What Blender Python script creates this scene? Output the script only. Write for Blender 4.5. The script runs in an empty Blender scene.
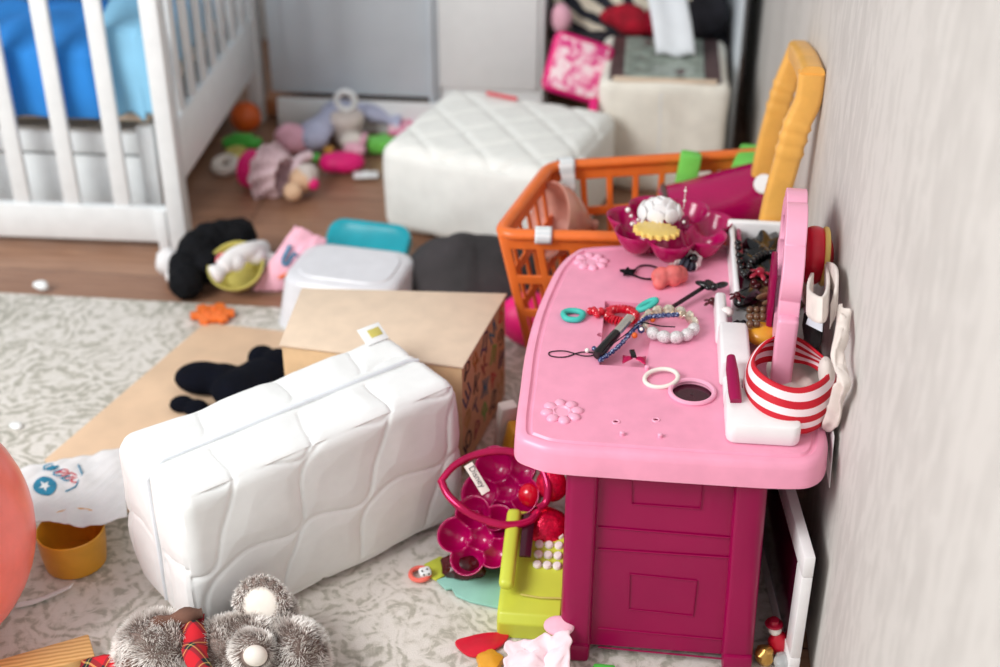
import bpy, bmesh, math, random
from mathutils import Vector, Matrix, noise as mnoise
random.seed(7)
PI = math.pi
SC = bpy.context.scene
COL = SC.collection
# ------------------------------------------------------------ camera
F = 1389.0; PITCH = math.radians(31); YAW = math.radians(6); H = 1.3
_cy, _sy, _ct, _st = math.cos(YAW), math.sin(YAW), math.cos(PITCH), math.sin(PITCH)
_R = Vector((_cy, _sy, 0)); _F = Vector((-_sy*_ct, _cy*_ct, -_st)); _U = Vector((-_sy*_st, _cy*_st, _ct))
cam_d = bpy.data.cameras.new('camera'); cam = bpy.data.objects.new('camera', cam_d); COL.objects.link(cam)
cam.matrix_world = Matrix((( _R.x, _U.x, -_F.x, 0), (_R.y, _U.y, -_F.y, 0), (_R.z, _U.z, -_F.z, H), (0, 0, 0, 1)))
cam_d.sensor_width = 36; cam_d.lens = F/1000*36; cam_d.clip_start = .02
cam_d.dof.use_dof = True; cam_d.dof.focus_distance = 1.73; cam_d.dof.aperture_fstop = 2.6
SC.camera = cam
def _ray(px, py): return _F + _R*((px-500)/F) + _U*((333.5-py)/F)
def W(px, py, z=0.0):           # the point at height z that the photo shows at (px, py)
    d = _ray(px, py); t = (z-H)/d.z; return Vector((d.x*t, d.y*t, z))
def AY(px, py, y):
    d = _ray(px, py); t = y/d.y; return Vector((d.x*t, y, H+d.z*t))
def AX(px, py, x):
    d = _ray(px, py); t = x/d.x; return Vector((x, d.y*t, H+d.z*t))
# ------------------------------------------------------------ light
wd = bpy.data.worlds.new('world'); SC.world = wd; wd.use_nodes = True
bgn = wd.node_tree.nodes['Background']; bgn.inputs[0].default_value = (.93, .96, 1, 1); bgn.inputs[1].default_value = .5
def area(name, loc, target, sx, sy, power, col):
    l = bpy.data.lights.new(name, 'AREA'); l.shape = 'RECTANGLE'; l.size = sx; l.size_y = sy; l.energy = power; l.color = col
    o = bpy.data.objects.new(name, l); COL.objects.link(o); o.location = loc
    o.rotation_euler = (Vector(target)-Vector(loc)).to_track_quat('-Z', 'Y').to_euler(); return o
area('window_daylight', (-2.0, .1, 2.1), (-.2, 1.9, .1), 1.5, 1.4, 84, (1, .995, .985))
SC.view_settings.view_transform = 'Standard'; SC.view_settings.look = 'None'
SC.view_settings.exposure = .10; SC.view_settings.gamma = 1; SC.view_settings.use_curve_mapping = False

# ------------------------------------------------------------ materials
def lin(c):
    return tuple(((v/255)/12.92 if v/255 <= .04045 else ((v/255+.055)/1.055)**2.4) for v in c)
class NT:
    def __init__(s, name):
        s.m = bpy.data.materials.new(name); s.m.use_nodes = True; s.t = s.m.node_tree; s.n = s.t.nodes; s.b = s.n['Principled BSDF']
    def node(s, typ, **kw):
        n = s.n.new(typ)
        for k, v in kw.items():
            if k.startswith('i_'):
                k = k[2:]; n.inputs[int(k) if k.isdigit() else k].default_value = v
            else: setattr(n, k, v)
        return n
    def l(s, a, b): s.t.links.new(a, b)
    def noise(s, scale, detail=3, rough=.5, dist=0, vec=None):
        n = s.node('ShaderNodeTexNoise'); n.inputs['Scale'].default_value = scale; n.inputs['Detail'].default_value = detail
        n.inputs['Roughness'].default_value = rough; n.inputs['Distortion'].default_value = dist
        s.l(vec if vec is not None else s.obj(), n.inputs['Vector']); return n
    def obj(s):
        if not hasattr(s, '_tc'): s._tc = s.node('ShaderNodeTexCoord')
        return s._tc.outputs['Object']
    def uv(s):
        s.obj(); return s._tc.outputs['UV']
    def ramp(s, fac, stops, interp='LINEAR'):
        r = s.node('ShaderNodeValToRGB'); r.color_ramp.interpolation = interp; e = r.color_ramp.elements
        while len(e) < len(stops): e.new(.5)
        for i, (p, c) in enumerate(stops):
            e[i].position = p; e[i].color = (*lin(c), 1) if len(c) == 3 else c
        s.l(fac, r.inputs[0]); return r.outputs[0]
    def mapping(s, vec, scale=(1, 1, 1), rot=(0, 0, 0)):
        m = s.node('ShaderNodeMapping'); m.inputs['Scale'].default_value = scale; m.inputs['Rotation'].default_value = rot
        s.l(vec, m.inputs['Vector']); return m.outputs[0]
    def bump(s, h, strength=.3, dist=.001):
        b = s.node('ShaderNodeBump'); b.inputs['Strength'].default_value = strength; b.inputs['Distance'].default_value = dist
        s.l(h, b.inputs['Height']); s.l(b.outputs[0], s.b.inputs['Normal'])
def mat(name, c, rough=.4, var=.06, scale=30, bump=0, bscale=400, metal=0, spec=.5, sheen=0, trans=0, alpha=1, coat=0, sss=0):
    t = NT(name)
    lo = tuple(max(0, v*(1-var)) for v in c); hi = tuple(min(255, v*(1+var*.6)) for v in c)
    t.l(t.ramp(t.noise(scale).outputs['Fac'], [(.3, lo), (.7, hi)]), t.b.inputs['Base Color'])
    t.b.inputs['Roughness'].default_value = rough; t.b.inputs['Metallic'].default_value = metal
    t.b.inputs['Specular IOR Level'].default_value = spec; t.b.inputs['Sheen Weight'].default_value = sheen
    t.b.inputs['Transmission Weight'].default_value = trans; t.b.inputs['Alpha'].default_value = alpha
    t.b.inputs['Coat Weight'].default_value = coat
    if sss: t.b.inputs['Subsurface Weight'].default_value = sss; t.b.inputs['Subsurface Scale'].default_value = .01
    if bump: t.bump(t.noise(bscale, 4).outputs['Fac'], bump)
    return t.m
def stripes(name, cols, period, axis=1, rough=.7, edge='CONSTANT', bump=.1):
    """stripes across the UV v axis; cols = [(pos,colour)...] per period"""
    t = NT(name); sp = t.node('ShaderNodeSeparateXYZ'); t.l(t.uv(), sp.inputs[0])
    m = t.node('ShaderNodeMath', operation='MULTIPLY'); t.l(sp.outputs[axis], m.inputs[0]); m.inputs[1].default_value = 1/period
    f = t.node('ShaderNodeMath', operation='FRACT'); t.l(m.outputs[0], f.inputs[0])
    t.l(t.ramp(f.outputs[0], cols, edge), t.b.inputs['Base Color']); t.b.inputs['Roughness'].default_value = rough
    t.bump(t.noise(600, 2).outputs['Fac'], bump); return t.m
M = {}
def m_(k, *a, **kw): M[k] = mat(k, *a, **kw)
m_('crib_white', (236, 240, 241), .35, .02)
m_('pink', (240, 158, 186), .33, .03, bump=.05, bscale=60)
m_('pink_relief', (242, 170, 196), .35, .02)
m_('magenta', (148, 0, 70), .28, .05, scale=8, spec=.35)
m_('magenta_dark', (140, 2, 74), .3, .05)
m_('bowl_magenta', (170, 0, 84), .18, .04, spec=.6)
m_('white_plastic', (240, 238, 238), .3, .02)
m_('orange', (238, 118, 48), .35, .04)
m_('yellow', (240, 180, 88), .38, .04)
m_('cup_yellow', (226, 160, 46), .3, .05)
m_('quilt', (236, 238, 237), .85, .02, bump=.25, bscale=900, sheen=.2)
m_('quilt_back', (242, 243, 238), .7, .02, bump=.1)
m_('cube_cream', (238, 234, 222), .75, .03, bump=.2)
m_('grey_clear', (158, 168, 158), .25, .12, scale=25)
m_('brown_dark', (92, 70, 70), .5, .15)
m_('beige_box', (226, 204, 180), .6, .03)
m_('print_side', (218, 184, 142), .6, .05)
m_('kraft', (222, 190, 158), .7, .05, scale=12)
m_('zip', (228, 233, 238), .5, .02)
m_('hotpink', (236, 20, 122), .5, .08)
m_('softpink', (246, 186, 204), .8, .08, bump=.3)
m_('palepink', (252, 222, 228), .85, .05, bump=.3)
m_('red', (214, 22, 50), .3, .08)
m_('redgloss', (206, 8, 40), .12, .05, coat=.5)
m_('deepred', (150, 16, 44), .3, .2)
m_('teal', (24, 160, 176), .3, .04)
m_('tub', (240, 241, 246), .3, .02, trans=.15)
m_('black', (8, 9, 14), .8, .3, bump=.4, spec=.2)
m_('blackgloss', (8, 7, 9), .2, .3)
m_('blackcloth', (54, 50, 52), .8, .3, bump=.4, scale=12)
m_('navy', (8, 11, 22), .95, .2, bump=.3, spec=.15)
m_('whitecloth', (232, 230, 230), .85, .03, bump=.3, sheen=.2)
m_('creamcloth', (226, 214, 206), .85, .06, bump=.3, sheen=.2)
m_('olive', (208, 196, 104), .4, .06)
m_('green', (84, 196, 78), .4, .05)
m_('lime', (202, 210, 70), .4, .05, scale=12)
m_('greenlight', (120, 214, 90), .4, .05)
m_('coral', (250, 118, 104), .28, .04, spec=.5, sss=.15)
m_('tealpaper', (146, 198, 184), .7, .04)
m_('aqua', (64, 190, 176), .6, .06, bump=.3)
m_('lavender', (196, 200, 226), .85, .06, bump=.3)
m_('skin', (236, 196, 160), .6, .05)
m_('lightwood', (226, 170, 104), .5, .05)
m_('blue', (40, 132, 212), .85, .12, scale=6, bump=.3)
m_('lightblue', (140, 200, 232), .85, .1, scale=6, bump=.3)
m_('silver', (212, 206, 196), .2, .1, metal=.9)
m_('gold', (206, 160, 84), .3, .1, metal=.7)
m_('crystal', (226, 212, 192), .1, .25, scale=220, metal=.6)
m_('sparkle', (240, 226, 224), .35, .35, scale=900, bump=.8, bscale=900)
m_('pearl', (246, 236, 232), .15, .03, coat=.5)
m_('browngloss', (116, 84, 60), .25, .3)
m_('darkred', (74, 10, 18), .25, .3)
m_('yellowpaint', (238, 206, 112), .4, .04)
m_('orangeball', (226, 100, 32), .4, .08)
m_('rubber_white', (236, 228, 218), .5, .03)
m_('wood_brown', (186, 122, 80), .5, .1)
m_('panel_grey', (212, 221, 228), .5, .03, scale=6)
m_('door_white', (240, 243, 243), .4, .01)
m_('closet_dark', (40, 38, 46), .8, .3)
m_('fabric_dusty', (214, 156, 140), .25, .08)
m_('metalpink', (190, 20, 82), .22, .1, metal=.45)
m_('foil_red', (222, 14, 66), .22, .2, scale=200, metal=.5, bump=.8, bscale=300)
m_('darkblue', (38, 60, 110), .5, .2)
m_('printblue', (24, 134, 170), .6, .1)
m_('printred', (214, 60, 74), .6, .1)
m_('ink', (60, 58, 66), .6, .1)
m_('lamp_mirror', (210, 214, 220), .08, .02, metal=1)
m_('cherry_fabric', (170, 10, 40), .9, .2)
m_('furbrown', (112, 78, 64), .9, .2, bump=.5)
m_('glass_dark', (60, 12, 30), .15, .1)
m_('wax', (224, 110, 106), .6, .15, scale=60, bump=.4)
m_('clearplastic', (235, 238, 238), .15, .02, trans=.5, alpha=.75)

def special():
    # floor: brown laminate boards running across
    t = NT('laminate'); v = t.obj()
    br = t.node('ShaderNodeTexBrick'); br.offset = .37; t.l(v, br.inputs['Vector'])
    for k, x in (('Scale', 1), ('Brick Width', 1.2), ('Row Height', .13), ('Mortar Size', .0015), ('Bias', 0)): br.inputs[k].default_value = x
    br.inputs['Color1'].default_value = (*lin((176, 136, 110)), 1); br.inputs['Color2'].default_value = (*lin((156, 116, 92)), 1); br.inputs['Mortar'].default_value = (*lin((92, 66, 52)), 1)
    g = t.noise(5, 6, .6, .6, t.mapping(v, (1.2, 14, 1)))
    mx = t.node('ShaderNodeMix', data_type='RGBA', blend_type='MULTIPLY'); mx.inputs[0].default_value = .8
    t.l(br.outputs[0], mx.inputs[6]); t.l(t.ramp(g.outputs['Fac'], [(.3, (190, 176, 168)), (.7, (255, 255, 255))]), mx.inputs[7])
    t.l(mx.outputs[2], t.b.inputs['Base Color']); t.b.inputs['Roughness'].default_value = .38
    M['floor'] = t.m
    # rug: worn scroll pattern
    t = NT('rug_pile'); v = t.obj()
    wn = t.noise(9, 3, .6, 0)
    ad = t.node('ShaderNodeMix', data_type='VECTOR'); ad.inputs[0].default_value = .14
    t.l(v, ad.inputs[4]); t.l(wn.outputs['Color'], ad.inputs[5])
    vo = t.node('ShaderNodeTexVoronoi', feature='F1'); vo.inputs['Scale'].default_value = 9; t.l(ad.outputs[1], vo.inputs['Vector'])
    mm = t.node('ShaderNodeMath', operation='MULTIPLY'); mm.inputs[1].default_value = 40; t.l(vo.outputs['Distance'], mm.inputs[0])
    sn = t.node('ShaderNodeMath', operation='SINE'); t.l(mm.outputs[0], sn.inputs[0])
    n2 = t.noise(34, 5, .7, 1.4)
    a2 = t.node('ShaderNodeMath', operation='MULTIPLY_ADD'); a2.inputs[1].default_value = .10; t.l(sn.outputs[0], a2.inputs[0]); t.l(n2.outputs['Fac'], a2.inputs[2])
    n3 = t.noise(3.2, 4, .6)
    a3 = t.node('ShaderNodeMath', operation='MULTIPLY_ADD'); a3.inputs[1].default_value = .5; t.l(n3.outputs['Fac'], a3.inputs[0]); t.l(a2.outputs[0], a3.inputs[2])
    c = t.ramp(a3.outputs[0], [(.62, (226, 221, 214)), (.76, (214, 209, 200)), (.84, (188, 184, 172)), (.98, (168, 165, 153))])
    t.l(c, t.b.inputs['Base Color']); t.b.inputs['Roughness'].default_value = .95; t.bump(t.noise(700, 3).outputs['Fac'], .5, .002)
    M['rug'] = t.m
    # wallpaper
    t = NT('wallpaper'); v = t.obj()
    a = t.noise(6, 5, .6, .4, t.mapping(v, (1, 1, .08)))
    b = t.noise(45, 4, .6, 0, t.mapping(v, (1, 1, .35)))
    s = t.node('ShaderNodeMath', operation='ADD'); t.l(a.outputs['Fac'], s.inputs[0]); t.l(b.outputs['Fac'], s.inputs[1])
    t.l(t.ramp(s.outputs[0], [(.7, (188, 184, 179)), (1.0, (198, 194, 189)), (1.3, (204, 200, 195))]), t.b.inputs['Base Color'])
    t.b.inputs['Roughness'].default_value = .7; t.bump(b.outputs['Fac'], .08, .0004); M['wallpaper'] = t.m
    # zebra plush
    t = NT('zebra'); w = t.node('ShaderNodeTexWave', wave_type='BANDS', bands_direction='DIAGONAL'); t.l(t.obj(), w.inputs['Vector'])
    w.inputs['Scale'].default_value = 9; w.inputs['Distortion'].default_value = 6; w.inputs['Detail'].default_value = 2; w.inputs['Detail Scale'].default_value = .8
    t.l(t.ramp(w.outputs['Fac'], [(.0, (36, 38, 48)), (.5, (226, 216, 196))], 'CONSTANT'), t.b.inputs['Base Color']); t.b.inputs['Roughness'].default_value = .9; M['zebra'] = t.m
    # floral pink print
    t = NT('floral'); n = t.noise(45, 3, .6, .8)
    t.l(t.ramp(n.outputs['Fac'], [(.42, (226, 70, 140)), (.5, (246, 170, 196)), (.6, (250, 226, 230))]), t.b.inputs['Base Color']); t.b.inputs['Roughness'].default_value = .7; M['floral'] = t.m
    # tartan
    t = NT('tartan'); v = t.mapping(t.obj(), (1, 1, 1), (0, 0, .6))
    sp = t.node('ShaderNodeSeparateXYZ'); t.l(v, sp.inputs[0]); outs = []
    for k in (0, 1):
        m = t.node('ShaderNodeMath', operation='MULTIPLY'); m.inputs[1].default_value = 30; t.l(sp.outputs[k], m.inputs[0])
        f = t.node('ShaderNodeMath', operation='FRACT'); t.l(m.outputs[0], f.inputs[0])
        outs.append(t.ramp(f.outputs[0], [(0, (196, 20, 36)), (.45, (24, 34, 44)), (.62, (210, 190, 110)), (.67, (24, 40, 40)), (.8, (196, 20, 36))], 'CONSTANT'))
    mx = t.node('ShaderNodeMix', data_type='RGBA'); mx.inputs[0].default_value = .5; t.l(outs[0], mx.inputs[6]); t.l(outs[1], mx.inputs[7])
    t.l(mx.outputs[2], t.b.inputs['Base Color']); t.b.inputs['Roughness'].default_value = .9; M['tartan'] = t.m
    # fur: dark root, pale tip along UV v
    t = NT('fur'); sp = t.node('ShaderNodeSeparateXYZ'); t.l(t.uv(), sp.inputs[0])
    t.l(t.ramp(sp.outputs[1], [(.0, (140, 122, 114)), (.3, (186, 172, 164)), (.55, (242, 236, 230)), (1, (255, 252, 248))]), t.b.inputs['Base Color']); t.b.inputs['Roughness'].default_value = .9; M['fur'] = t.m
    # pine
    t = NT('pine'); w = t.node('ShaderNodeTexWave', wave_type='BANDS', bands_direction='Y'); t.l(t.mapping(t.obj(), (1, 1, 1), (0, 0, -.35)), w.inputs['Vector'])
    w.inputs['Scale'].default_value = 45; w.inputs['Distortion'].default_value = 1.5
    t.l(t.ramp(w.outputs['Fac'], [(0, (206, 150, 84)), (1, (238, 190, 126))]), t.b.inputs['Base Color']); t.b.inputs['Roughness'].default_value = .5; M['pine'] = t.m
    M['band_stripe'] = stripes('band_stripe', [(0, (200, 12, 38)), (.5, (246, 226, 230))], .30, 1)
    M['zebra_scrunch'] = stripes('zebra_scrunch', [(0, (236, 232, 226)), (.55, (44, 46, 60))], .045, 0)
    M['tag_print'] = stripes('tag_print', [(0, (240, 240, 240)), (.5, (214, 220, 222))], .12, 1, edge='LINEAR')
    # blue speckled bead cord
    t = NT('speckle'); n = t.noise(420, 2); t.l(t.ramp(n.outputs['Fac'], [(.52, (22, 40, 96)), (.66, (170, 186, 220))]), t.b.inputs['Base Color']); t.b.inputs['Roughness'].default_value = .3; M['speckle'] = t.m
special()

# ------------------------------------------------------------ mesh builder
def rot(x=0, y=0, z=0):
    return Matrix.Rotation(z, 4, 'Z') @ Matrix.Rotation(y, 4, 'Y') @ Matrix.Rotation(x, 4, 'X')
def T(p, x=0, y=0, z=0, s=1):
    S = Matrix.Diagonal((s, s, s, 1)) if not hasattr(s, '__len__') else Matrix.Diagonal((*s, 1))
    return Matrix.Translation(Vector(p)) @ rot(x, y, z) @ S
def catmull(P, n=6, closed=False):
    P = [Vector(p) for p in P]; out = []; N = len(P)
    segs = N if closed else N-1
    for i in range(segs):
        g = (lambda k: P[k % N]) if closed else (lambda k: P[max(0, min(N-1, k))])
        a, b, c, d = g(i-1), g(i), g(i+1), g(i+2)
        for k in range(n):
            t = k/n
            out.append(.5*((2*b)+(c-a)*t+(2*a-5*b+4*c-d)*t*t+(3*b-3*c+d-a)*t**3))
    if not closed: out.append(P[-1])
    return out
class MB:
    def __init__(s): s.v = []; s.f = []; s.uv = []
    def add(s, vs, fs, uv=None, M_=None):
        o = len(s.v)
        s.v += [(M_ @ Vector(p)) if M_ is not None else Vector(p) for p in vs]
        for f in fs:
            s.f.append([i+o for i in f]); s.uv.append([uv[i] if uv else (0, 0) for i in f])
        return s
    def bm(s, b, M_=None):
        b.verts.ensure_lookup_table(); s.add([v.co.copy() for v in b.verts], [[v.index for v in f.verts] for f in b.faces], None, M_); b.free(); return s
    def box(s, c, size, bev=.002, M_=None, seg=2):
        b = bmesh.new(); bmesh.ops.create_cube(b, size=1)
        for v in b.verts: v.co = Vector((v.co.x*size[0], v.co.y*size[1], v.co.z*size[2]))
        if bev: bmesh.ops.bevel(b, geom=b.edges[:], offset=min(bev, min(size)*.49), segments=seg, profile=.5, affect='EDGES')
        b.verts.index_update()
        return s.bm(b, (M_ if M_ is not None else Matrix()) @ Matrix.Translation(Vector(c)))
    def grid(s, fn, nu, nv, cu=False, cv=False, M_=None):
        U = nu if cu else nu+1; V = nv if cv else nv+1
        vs = [fn(i/nu, j/nv) for j in range(nv+1 if not cv else nv) for i in range(U)]
        # keep uv seams simple: uv per vertex
        uv = [(i/nu, j/nv) for j in range(V) for i in range(U)]
        fs = [[j*U+i, j*U+(i+1) % U, ((j+1) % V)*U+(i+1) % U, ((j+1) % V)*U+i] for j in range(nv) for i in range(nu)]
        return s.add(vs, fs, uv, M_)
    def lathe(s, prof, n=24, M_=None, capb=True, capt=False, wob=None):
        vs = []; k = len(prof)
        for r, z in prof:
            for i in range(n):
                a = 2*PI*i/n; w = wob(a, z) if wob else 1
                vs.append((r*w*math.cos(a), r*w*math.sin(a), z))
        fs = [[j*n+i, j*n+(i+1) % n, (j+1)*n+(i+1) % n, (j+1)*n+i] for j in range(k-1) for i in range(n)]
        if capb: fs.append(list(range(n))[::-1])
        if capt: fs.append([(k-1)*n+i for i in range(n)])
        return s.add(vs, fs, None, M_)
    def ball(s, c, r, n=16, M_=None, fn=None):
        r = (r, r, r) if not hasattr(r, '__len__') else r
        m = max(6, n//2)
        vs = [(0, 0, -1)]+[(math.sin(PI*j/m)*math.cos(2*PI*i/n), math.sin(PI*j/m)*math.sin(2*PI*i/n), -math.cos(PI*j/m)) for j in range(1, m) for i in range(n)]+[(0, 0, 1)]
        fs = [[0, 1+(i+1) % n, 1+i] for i in range(n)]
        fs += [[1+(j*n)+i, 1+j*n+(i+1) % n, 1+(j+1)*n+(i+1) % n, 1+(j+1)*n+i] for j in range(m-2) for i in range(n)]
        L = len(vs)-1; fs += [[L, L-n+i, L-n+(i+1) % n] for i in range(n)]
        vs = [Vector((p[0]*r[0], p[1]*r[1], p[2]*r[2])) for p in vs]
        if fn: vs = [fn(p) for p in vs]
        return s.add(vs, fs, None, (Matrix.Translation(Vector(c)) @ M_) if M_ is not None else Matrix.Translation(Vector(c)))
    def tube(s, P, r, n=8, closed=False, flat=None, M_=None):
        P = [Vector(p) for p in P]; k = len(P); rr = r if hasattr(r, '__len__') else [r]*k
        vs = []; prev = None; L = 0; uvs = []
        for i, p in enumerate(P):
            a = P[(i+1) % k] if (closed or i < k-1) else P[i]; b = P[i-1] if (closed or i > 0) else P[i]
            t = (a-b).normalized() if (a-b).length > 1e-9 else Vector((0, 0, 1))
            if prev is None:
                up = Vector((0, 0, 1)) if abs(t.z) < .9 else Vector((1, 0, 0)); x = t.cross(up).normalized()
            else:
                x = (prev - t*prev.dot(t)).normalized()
            prev = x; y = t.cross(x).normalized()
            if i: L += (p-P[i-1]).length
            for j in range(n):
                an = 2*PI*j/n; fx = flat if flat else 1
                vs.append(p + x*math.cos(an)*rr[i] + y*math.sin(an)*rr[i]*fx); uvs.append((L, j/n))
        K = k if closed else k-1
        fs = [[i*n+j, i*n+(j+1) % n, ((i+1) % k)*n+(j+1) % n, ((i+1) % k)*n+j] for i in range(K) for j in range(n)]
        if not closed: fs += [list(range(n))[::-1], [(k-1)*n+j for j in range(n)]]
        return s.add(vs, fs, uvs, M_)
    def ring(s, c, R, r, n=32, m=8, M_=None, sq=1):
        Mx = (M_ if M_ is not None else Matrix())
        P = [(R*math.cos(2*PI*i/n), R*sq*math.sin(2*PI*i/n), 0) for i in range(n)]
        return s.tube(P, r, m, True, None, Matrix.Translation(Vector(c)) @ Mx)
    def prism(s, P, z0, z1, bev=0, M_=None):
        """extruded outline with bevelled edges"""
        b = bmesh.new(); vs = [b.verts.new((p[0], p[1], z0)) for p in P]; f = b.faces.new(vs)
        r = bmesh.ops.extrude_face_region(b, geom=[f]); 
        for v in [g for g in r['geom'] if isinstance(g, bmesh.types.BMVert)]: v.co.z = z1
        bmesh.ops.recalc_face_normals(b, faces=b.faces[:])
        if bev:
            es = [e for e in b.edges if len(e.link_faces) == 2 and any(len(x.verts) > 4 or abs(x.normal.z) > .9 for x in e.link_faces) and abs(e.verts[0].co.z-e.verts[1].co.z) < 1e-6]
            bmesh.ops.bevel(b, geom=es, offset=bev, segments=2, profile=.5, affect='EDGES')
        b.verts.index_update(); return s.bm(b, M_)
    def build(s, name, m, parent=None, smooth=True, sub=0, solid=0, remesh=0, label=None, cat=None, group=None, kind=None, weld=False, smoothit=0, angle=40):
        vs = s.v
        lo = Vector([min(p[i] for p in vs) for i in range(3)]); hi = Vector([max(p[i] for p in vs) for i in range(3)])
        org = Vector(((lo.x+hi.x)/2, (lo.y+hi.y)/2, lo.z))
        me = bpy.data.meshes.new(name); me.from_pydata([tuple(p-org) for p in vs], [], s.f)
        ul = me.uv_layers.new(name='uv'); fl = [c for q in s.uv for c in q]
        for i, c in enumerate(fl): ul.data[i].uv = c
        if isinstance(m, str): m = M[m]
        me.materials.append(m)
        b = bmesh.new(); b.from_mesh(me)
        if weld: bmesh.ops.remove_doubles(b, verts=b.verts[:], dist=1e-5)
        bmesh.ops.recalc_face_normals(b, faces=b.faces[:]); b.to_mesh(me); b.free()
        if smooth:
            me.shade_smooth()
            if not (sub or remesh): me.set_sharp_from_angle(angle=math.radians(angle))
        o = bpy.data.objects.new(name, me); COL.objects.link(o)
        if parent is not None:
            o.parent = parent; pw = Vector(parent['_w']); o.location = org-pw
        else: o.location = org
        o['_w'] = tuple(org)
        if remesh:
            q = o.modifiers.new('r', 'REMESH'); q.mode = 'VOXEL'; q.voxel_size = remesh; q.use_smooth_shade = True
            if smoothit: q = o.modifiers.new('s', 'SMOOTH'); q.iterations = smoothit
        if solid: q = o.modifiers.new('t', 'SOLIDIFY'); q.thickness = solid; q.offset = 0
        if sub: q = o.modifiers.new('u', 'SUBSURF'); q.levels = sub; q.render_levels = sub
        tag(o, label, cat, group, kind); return o
def tag(o, label=None, cat=None, group=None, kind=None):
    if label: o['label'] = label
    if cat: o['category'] = cat
    if group: o['group'] = group
    if kind: o['kind'] = kind
    return o
def E(name, loc, label, cat, group=None):
    o = bpy.data.objects.new(name, None); COL.objects.link(o); o.location = loc; o['_w'] = tuple(loc); o.empty_display_size = .02
    return tag(o, label, cat, group)
def dup(o, loc, rz=0, label=None, s=1):
    c = o.copy(); COL.objects.link(c); c.location = loc; c.rotation_euler = (0, 0, rz); c.scale = (s, s, s)
    if label: c['label'] = label
    for ch in list(o.children):
        d = ch.copy(); COL.objects.link(d); d.parent = c
        for g in ch.children:
            e = g.copy(); COL.objects.link(e); e.parent = d
    return c
def nz(p, s=1.0): return mnoise.noise(Vector(p)*s)
def rounded(p, half, r):
    q = Vector([max(-(half[i]-r), min(half[i]-r, p[i])) for i in range(3)]); d = Vector(p)-q
    return (q + d.normalized()*r, d.normalized()) if d.length > 1e-9 else (Vector(p), Vector((0, 0, 1)))
def softbox(mb, half, r, n, fn, M_):
    """rounded block; fn(point, normal, face, u, v) -> offset along the normal"""
    for ax in range(3):
        for sg in (-1, 1):
            a, b = (ax+1) % 3, (ax+2) % 3
            def pt(u, v):
                p = [0, 0, 0]; p[ax] = sg*half[ax]; p[a] = (2*u-1)*half[a]; p[b] = (2*v-1)*half[b]
                q, nn = rounded(p, half, r)
                return q + nn*fn(q, nn, ax, u, v)
            mb.grid(pt, max(4, int(half[a]*2/n)), max(4, int(half[b]*2/n)), M_=M_)
def cloth(mb, C, nu=24, nv=24, amp=.004, fs=25, seed=0, M_=None, droop=None):
    """crumpled sheet through four corner points C (bilinear)"""
    A, B, Cc, D = [Vector(c) for c in C]
    def fn(u, v):
        p = A*(1-u)*(1-v)+B*u*(1-v)+Cc*u*v+D*(1-u)*v
        h = abs(nz((p.x*fs+seed, p.y*fs, p.z*fs)))*2*amp + nz((p.x*fs*2.3+seed, p.y*fs*2, 5), 1)*amp*.4
        if droop: h += droop(u, v)
        e = .25*amp
        return p + Vector((nz((v*6, seed, u*3))*e*3, nz((u*6, seed+3, v*3))*e*3, h))
    mb.grid(fn, nu, nv, M_=M_)
def boolcut(o, cutters):
    for c in cutters:
        q = o.modifiers.new('b', 'BOOLEAN'); q.operation = 'DIFFERENCE'; q.object = c; q.solver = 'EXACT'; q.use_self = True
    dg = bpy.context.evaluated_depsgraph_get(); dg.update()
    me = bpy.data.meshes.new_from_object(o.evaluated_get(dg))
    o.modifiers.clear(); o.data = me; me.set_sharp_from_angle(angle=math.radians(40))
    for c in cutters: bpy.data.objects.remove(c, do_unlink=True)
def text(parent, name, body, m, Mx, size, ext=.0003):
    cu = bpy.data.curves.new('t', 'FONT'); cu.body = body; cu.size = size; cu.extrude = ext; cu.align_x = 'CENTER'; cu.align_y = 'CENTER'; cu.resolution_u = 3
    o = bpy.data.objects.new('t', cu); COL.objects.link(o); bpy.context.view_layer.update()
    me = bpy.data.meshes.new_from_object(o.evaluated_get(bpy.context.evaluated_depsgraph_get()))
    bpy.data.objects.remove(o, do_unlink=True)
    for v in me.vertices: v.co = Mx @ v.co
    c = sum((v.co for v in me.vertices), Vector())/max(1, len(me.vertices))
    for v in me.vertices: v.co -= c
    me.materials.clear(); me.materials.append(M[m])
    o = bpy.data.objects.new(name, me); COL.objects.link(o); o.parent = parent; o.location = c-Vector(parent['_w']); o['_w'] = tuple(c); return o
def basis(o, x, y):
    x = Vector(x).normalized(); y = Vector(y); y = (y - x*y.dot(x)).normalized(); z = x.cross(y)
    return Matrix(((x.x, y.x, z.x, o[0]), (x.y, y.y, z.y, o[1]), (x.z, y.z, z.z, o[2]), (0, 0, 0, 1)))
WX = .264                                                            # the right wall's plane
# ============================================================ SETTING
MB().box((-.8, 1.4, -.018), (4.6, 5.6, .02), 0).build('floor', 'floor', kind='structure', smooth=False)
MB().box((WX+.02, 1.2, 1.1), (.04, 4.6, 2.4), 0).build('wall_right', 'wallpaper', kind='structure', smooth=False)
MB().box((-1.1, 3.72, 1.1), (3.2, .04, 2.4), 0).build('wall_back', 'wallpaper', kind='structure', smooth=False)
rgb = MB(); rgb.box((-.66, 1.0, -.004), (1.78, 2.41, .008), .003); rgb.build('rug', 'rug', label='worn pale grey rug with a scrolling floral pattern covering the floor in front', cat='rug')

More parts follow.
